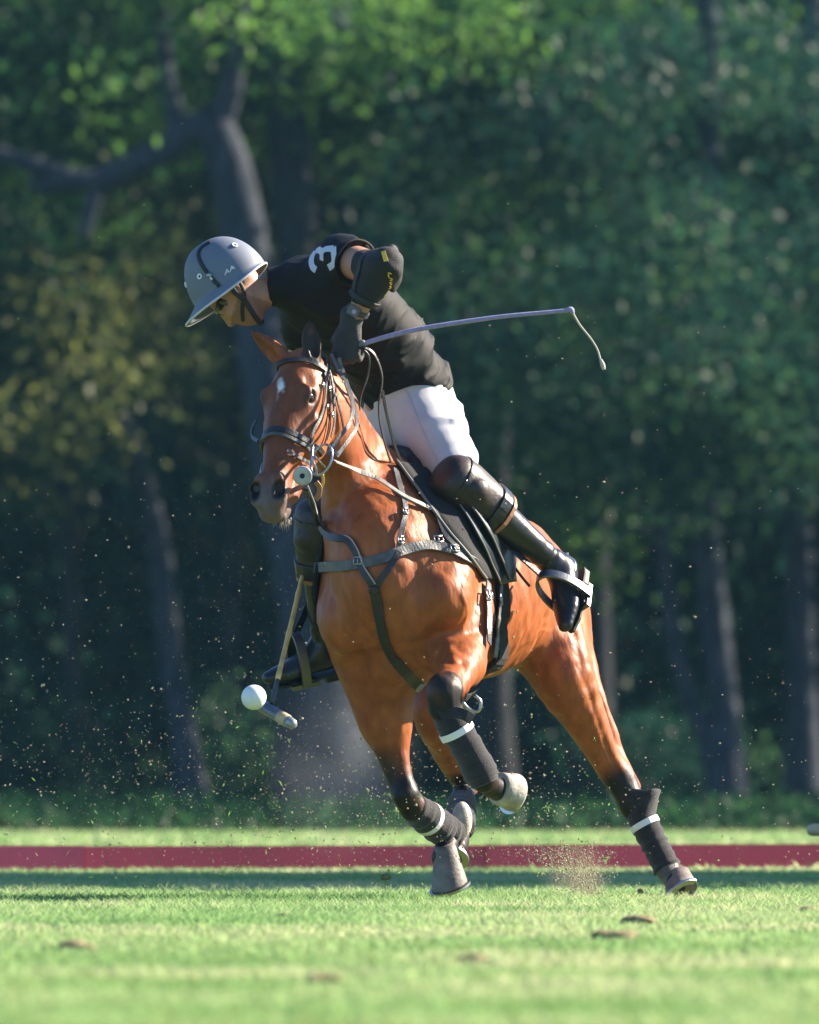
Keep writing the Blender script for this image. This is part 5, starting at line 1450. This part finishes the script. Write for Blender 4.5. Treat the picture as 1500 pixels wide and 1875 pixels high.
# ---- whip, mallet, ball
whp = thing('riding_whip', 'lilac riding whip with a limp pale lash, held out behind the rider\'s glove', 'whip', tuple(P(660, 630, -.18)))
M_lilac = mat('lilac_braid', (.30, .28, .50), rough=.6, bump=.6, bscale=300, stretch=(1, 1, 1), var=.15, vscale=60)
kid('shaft', tube_arr([P(618, 648, -.16), P(670, 628, -.19), P(760, 604, -.20), P(900, 582, -.2), P(1000, 572, -.2), P(1042, 568, -.2)], [.0085, .0085, .0085, .0078, .0072, .0070], 10, 6), M_lilac, whp)
kid('knot', ball_arr(P(664, 629, -.19), .013, 10, 8), M_piping, whp)
kid('keeper', tube_arr([P(1036, 569, -.2), P(1046, 566, -.2), P(1049, 574, -.2)], [.0085, .009, .007], 8, 4), M_lilac, whp)
kid('lash', tube_arr([P(1048, 571, -.2), P(1062, 595, -.2), P(1082, 620, -.2), P(1094, 640, -.2), P(1100, 660, -.2)], [.0042, .004, .0036, .0036, .0040], 6, 5), mat('lash_cord', (.45, .42, .36), rough=.8), whp)
kid('lash_tip', tube_arr([P(1100, 658, -.2), P(1104, 668, -.2), P(1106, 677, -.2)], [.005, .008, .006], 8, 3), MATS['lash_cord'], whp)
MT = P(606, 840, .62); MB = P(497, 1292, -.43)
mal = thing('polo_mallet', 'bamboo polo mallet swung down in front of the rider\'s boot, touching the ball', 'mallet', tuple(MB))
M_bamboo = mat('bamboo', (.70, .45, .13), rough=.42, var=.3, vscale=18, stretch=(1, 1, .25))
T_ = lambda t: MT + (MB - MT) * t
ln = np.linspace(0, .90, 40); rr = np.full(40, .0085)
for i in range(40):
    if i % 7 == 3: rr[i] = .0102
kid('shaft', tube_arr([T_(t) for t in ln], rr, 10, 1), M_bamboo, mal)
kid('grip', tube_arr([T_(t) for t in np.linspace(-.12, .12, 9)], .0155, 10, 1), M_pad, mal)
kid('binding', tube_arr([T_(.89), T_(.99)], [.0085, .0085], 10, 1), mat('mallet_binding', (.06, .065, .08), rough=.5), mal)
hd_ = nrm(V(.60, -.55, -.36))
hc_ = MB + V(.004, 0, -.022)
kid('mallet_head', lathe_arr([(-.115, .010), (-.110, .018), (-.07, .0215), (.035, .0215), (.037, .022)], hc_, hd_, 18), mat('blue_grey_lacquer', (.10, .12, .17), rough=.35, coat=.3), mal)
kid('head_band', lathe_arr([(.036, .0222), (.075, .0222), (.077, .0208)], hc_, hd_, 18), mat('maple', (.52, .40, .22), rough=.5, var=.15), mal)
kid('head_end', lathe_arr([(.076, .0208), (.105, .018), (.115, .010), (.116, .003)], hc_, hd_, 18), mat('dull_metal_end', (.30, .31, .33), rough=.4, metal=.5), mal)
ball = kid('polo_ball', ball_arr((0, 0, 0), .0425, 32, 24), mat('white_ball_plastic', (.78, .79, .78), rough=.35, spec=.5, bump=.04, bscale=40, var=.04, vscale=30), thing('x', '', 'x')) if False else solid('polo_ball', ball_arr((0, 0, 0), .0428, 40, 28), mat('white_ball_plastic', (.78, .79, .78), rough=.38, spec=.5, bump=.05, bscale=40, var=.05, vscale=30))
ball.location = P(465, 1277, -.49)
tag(ball, 'white polo ball in the air against the mallet head', 'ball')
HAZE = .00014
# ================================================================== THROWN TURF, SAND, DUST, CLODS
M_sand = leaf_mat('sand_grains', [(.26, .21, .14), (.38, .33, .24), (.50, .46, .36), (.32, .38, .20)], .25, .7)
def grains(p, r):
    n = len(p); d = np.array([(1, 0, 0), (-1, 0, 0), (0, 1, 0), (0, -1, 0), (0, 0, 1), (0, 0, -1)], float)
    f0 = np.array([(0, 2, 4), (2, 1, 4), (1, 3, 4), (3, 0, 4), (2, 0, 5), (1, 2, 5), (3, 1, 5), (0, 3, 5)])
    q = rng.normal(size=(n, 6, 1)) * .25 + 1
    e = 1 + .5 * rng.random((n, 1, 3))
    v = p[:, None] + d[None] * r[:, None, None] * q * e
    return v.reshape(-1, 3), (np.arange(n)[:, None, None] * 6 + f0[None]).reshape(-1, 3)
pts = []; rad = []
def spray(n, cx, cy_, sx, sy, y0, y1, r0, r1, ymin=0, ymax=1640):
    for _ in range(n):
        x = cx + sx * rng.normal(); y = cy_ + sy * rng.normal(); dy = y0 + (y1 - y0) * rng.random()
        if not ymin < y < ymax or not -40 < x < 1540: continue
        p = P(x, y, dy)
        if p[2] < .01: continue
        pts.append(p); rad.append(r0 + (r1 - r0) * rng.random() ** 3)
for _ in range(8500):
    x = rng.random() * 1500; y = 850 + 740 * rng.random() ** .62
    if rng.random() > (.55 if x < 330 else 1.0 if x < 1000 else .45 if x < 1250 else .25): continue
    p = P(x, y, -.6 + 4.4 * rng.random())
    if p[2] > .02: pts.append(p); rad.append(.0007 + .0028 * rng.random() ** 7)
spray(1500, 780, 1480, 260, 70, -.4, 2.6, .0011, .0036)
spray(900, 300, 1420, 220, 90, -.4, 3, .0011, .0032)
spray(160, 900, 700, 500, 250, -.5, 3, .001, .003)
for _ in range(3600):                                                    # sand kicked up in a plume
    t = rng.random() ** .8; x = 1085 - 55 * t + (10 + 34 * t) * rng.normal(); y = 1645 - 95 * t + 8 * rng.normal()
    p = P(x, y, .55 + .25 * rng.normal())
    if p[2] > .005: pts.append(p); rad.append(.0008 + .0022 * rng.random() ** 3)
pts = np.array(pts); rad = np.array(rad)
v, f = grains(pts, rad)
me = mesh_np('flying_sand', v, f); set_tint(me, np.repeat(np.clip(rng.random(len(pts)) * .95, 0, 1), 6))
o = link('flying_sand', me, M_sand, smooth=False); tag(o, kind='stuff')
# grass clippings in the air
n = 260; cp = []
for _ in range(n):
    x = (500 + 330 * rng.normal()); y = 1500 + 70 * rng.normal()
    if y > 1640 or not 0 < x < 1500: x, y = 1000 * rng.random(), 1250 + 380 * rng.random()
    cp.append(P(x, y, -.3 + 2.5 * rng.random()))
v, f, tn = cards(np.array(cp), .020, rng.random(n), aspect=.22)
me = mesh_np('flying_clippings', v, f); set_tint(me, tn)
o = link('flying_clippings', me, leaf_mat('fresh_clippings', [(.10, .22, .04), (.16, .32, .07), (.26, .38, .12)], .45), smooth=False); tag(o, kind='stuff')
# bigger scraps of turf in the air
M_soil = add_noise_mat('dry_soil', [(.12, .11, .06), (.20, .17, .10), (.28, .25, .15)], 40)
def scrap(px_, py_, y, size, label, n=26, earthy=.35):
    c_ = P(px_, py_, y); t = thing('turf_scrap', label, 'turf', tuple(c_), 'turf thrown up by the hooves')
    vs = []
    for q in ball_arr((0, 0, 0), size * earthy, 10, 7, np.eye(3), (1.2, .9, .8))[0]: vs.append(c_ + q * (1 + .35 * float(vnoise(np.array([q]), 60, int(px_))[0])))
    o = solid('soil', (vs, ball_arr((0, 0, 0), 1, 10, 7)[1]), M_soil, t); localise(o)
    bl_ = []
    for i in range(n):
        d = nrm(rng.normal(size=3)); L = size * (.5 + .6 * rng.random()); s = nrm(np.cross(d, rng.normal(size=3))) * .0016
        a_ = c_ + d * size * earthy * .5; b_ = a_ + d * L * .55 + V(0, 0, .004); e_ = a_ + d * L + V(0, 0, -.25 * L)
        bl_.append(([a_ - s, a_ + s, b_ + s * .8, b_ - s * .8, e_], [(0, 1, 2, 3), (3, 2, 4)]))
    g_ = solid('grass_blades', join(bl_), M_grass, t, False); localise(g_)
    set_tint(g_.data, rng.random(len(g_.data.vertices)) * .5)
scrap(706, 1606, .2, .042, 'dark tuft of torn turf hanging in the air left of the raised front hoof')
scrap(236, 1458, .6, .026, 'bright green scrap of grass flying low over the shrubs on the left', 16, .2)
scrap(727, 1487, .4, .022, 'green scrap of grass flying just left of the folded front leg', 14, .2)
scrap(1002, 1480, .3, .024, 'green scrap of grass flying right of the lifted rear hoof boot', 14, .2)
scrap(1108, 1572, .4, .022, 'green scrap of grass flying in front of the red board by the hind leg', 14, .2)
scrap(1174, 1632, .3, .022, 'brown crumb of soil bouncing beside the planted hind hoof', 8, .5)
scrap(990, 1600, .3, .03, 'pale wisp of dry grass flying over the turf near the sand plume', 10, .15)
# divots lying on the turf
def clod(px_, py_, wpx, label):
    g_ = gp(px_, py_); sc = wpx * (g_[1] + 40) / FPX; t = thing('divot', label, 'divot', tuple(g_), 'divots lying on the turf')
    vs = []; F_ = []
    for k in range(5):
        c_ = g_ + V((rng.random() - .5) * sc * .9, (rng.random() - .5) * sc * 1.6, .010)
        r_ = sc * (.16 + .16 * rng.random())
        b_ = ball_arr((0, 0, 0), 1, 10, 7); o_ = len(vs)
        for q in b_[0]:
            k_ = 1 + .3 * float(vnoise(np.array([q]), 2.2, k + int(px_))[0]); vs.append(c_ + V(q[0] * r_ * 1.3, q[1] * r_ * 1.5, max(-.012, q[2] * min(r_ * .7, .016))) * k_)
        F_ += [tuple(i + o_ for i in q) for q in b_[1]]
    o = solid('soil', (vs, F_), M_soil, t); localise(o)
clod(160, 1742, 62, 'dark brown divot in the blurred foreground, leftmost on the turf')
clod(1128, 1722, 60, 'brown divot in the foreground right, nearer of the two below the hind hoof')
clod(1158, 1693, 66, 'flat brown divot below the hind hoof, farther of the two')
clod(512, 1683, 22, 'small dark divot in the middle of the sharp turf, left of the hooves')
clod(590, 1802, 54, 'blurred brown divot lowest on the turf near the bottom edge')
clod(870, 1765, 48, 'pale faint divot in the blurred foreground below the raised hooves')
clod(1480, 1672, 30, 'small divot at the right edge of the turf')
# another player's mallet head coming in from the right
m2 = thing('polo_mallet', 'pale mallet head of another player just entering at the right edge', 'mallet', tuple(P(1512, 1519, 6)))
c_ = P(1512, 1519, 6.0)
o = solid('mallet_head', lathe_arr([(-.075, .004), (-.073, .015), (-.066, .0215), (-.05, .0245), (.06, .0245), (.085, .020), (.09, .006)], c_, V(1, .25, .05), 18), MATS['maple'], m2); localise(o)
o = solid('shaft', tube_arr([c_ + V(.03, 0, 0), c_ + V(.35, .1, .75), c_ + V(.62, .2, 1.25)], .009, 8, 3), M_bamboo, m2); localise(o)

# drifting dust behind the pony
def dust(name, c, rad, dens, colr, seed):
    arr = ball_arr((0, 0, 0), 1, 20, 14)
    o = solid(name, ([q * np.asarray(rad) for q in arr[0]], arr[1]), None)
    o.location = c
    m = bpy.data.materials.new(name); m.use_nodes = True; t = m.node_tree
    t.nodes.remove(t.nodes['Principled BSDF']); out = [x for x in t.nodes if x.type == 'OUTPUT_MATERIAL'][0]
    pv_ = t.nodes.new('ShaderNodeVolumePrincipled'); pv_.inputs['Color'].default_value = (*colr, 1); pv_.inputs['Anisotropy'].default_value = .3
    tc = t.nodes.new('ShaderNodeTexCoord'); n = t.nodes.new('ShaderNodeTexNoise'); n.inputs['Scale'].default_value = 3.2; n.inputs['Detail'].default_value = 4
    t.links.new(tc.outputs['Object'], n.inputs['Vector'])
    mp = t.nodes.new('ShaderNodeMapping'); mp.inputs['Scale'].default_value = tuple(1 / r for r in rad); t.links.new(tc.outputs['Object'], mp.inputs[0])
    ln_ = t.nodes.new('ShaderNodeVectorMath'); ln_.operation = 'LENGTH'; t.links.new(mp.outputs[0], ln_.inputs[0])
    mr = t.nodes.new('ShaderNodeMapRange'); mr.inputs[1].default_value = 1; mr.inputs[2].default_value = .1; mr.inputs[3].default_value = 0; mr.inputs[4].default_value = dens; t.links.new(ln_.outputs['Value'], mr.inputs[0])
    m2_ = t.nodes.new('ShaderNodeMapRange'); m2_.inputs[1].default_value = .42; m2_.inputs[2].default_value = .68; t.links.new(n.outputs[0], m2_.inputs[0])
    mu = t.nodes.new('ShaderNodeMath'); mu.operation = 'MULTIPLY'; t.links.new(mr.outputs[0], mu.inputs[0]); t.links.new(m2_.outputs[0], mu.inputs[1]); t.links.new(mu.outputs[0], pv_.inputs['Density'])
    t.links.new(pv_.outputs[0], out.inputs['Volume']); o.data.materials.append(m)
    tag(o, kind='stuff')
dust('dust_cloud', P(630, 1390, 2.6), (.32, .6, .40), .32, (.80, .82, .86), 1)
dust('sand_puff', P(1060, 1600, .6), (.14, .2, .13), 2.2, (.75, .62, .45), 2)

# thin blue air over the whole ground
hz = solid('haze', box_arr((0, 135, 14), np.eye(3), (310, 295, 15.2)), None, None, False)
hm = bpy.data.materials.new('haze'); hm.use_nodes = True; t = hm.node_tree
t.nodes.remove(t.nodes['Principled BSDF']); pv_ = t.nodes.new('ShaderNodeVolumePrincipled')
pv_.inputs['Color'].default_value = (.30, .66, .95, 1); pv_.inputs['Density'].default_value = HAZE; pv_.inputs['Anisotropy'].default_value = .0
t.links.new(pv_.outputs[0], [x for x in t.nodes if x.type == 'OUTPUT_MATERIAL'][0].inputs['Volume'])
hz.data.materials.append(hm); tag(hz, kind='stuff')
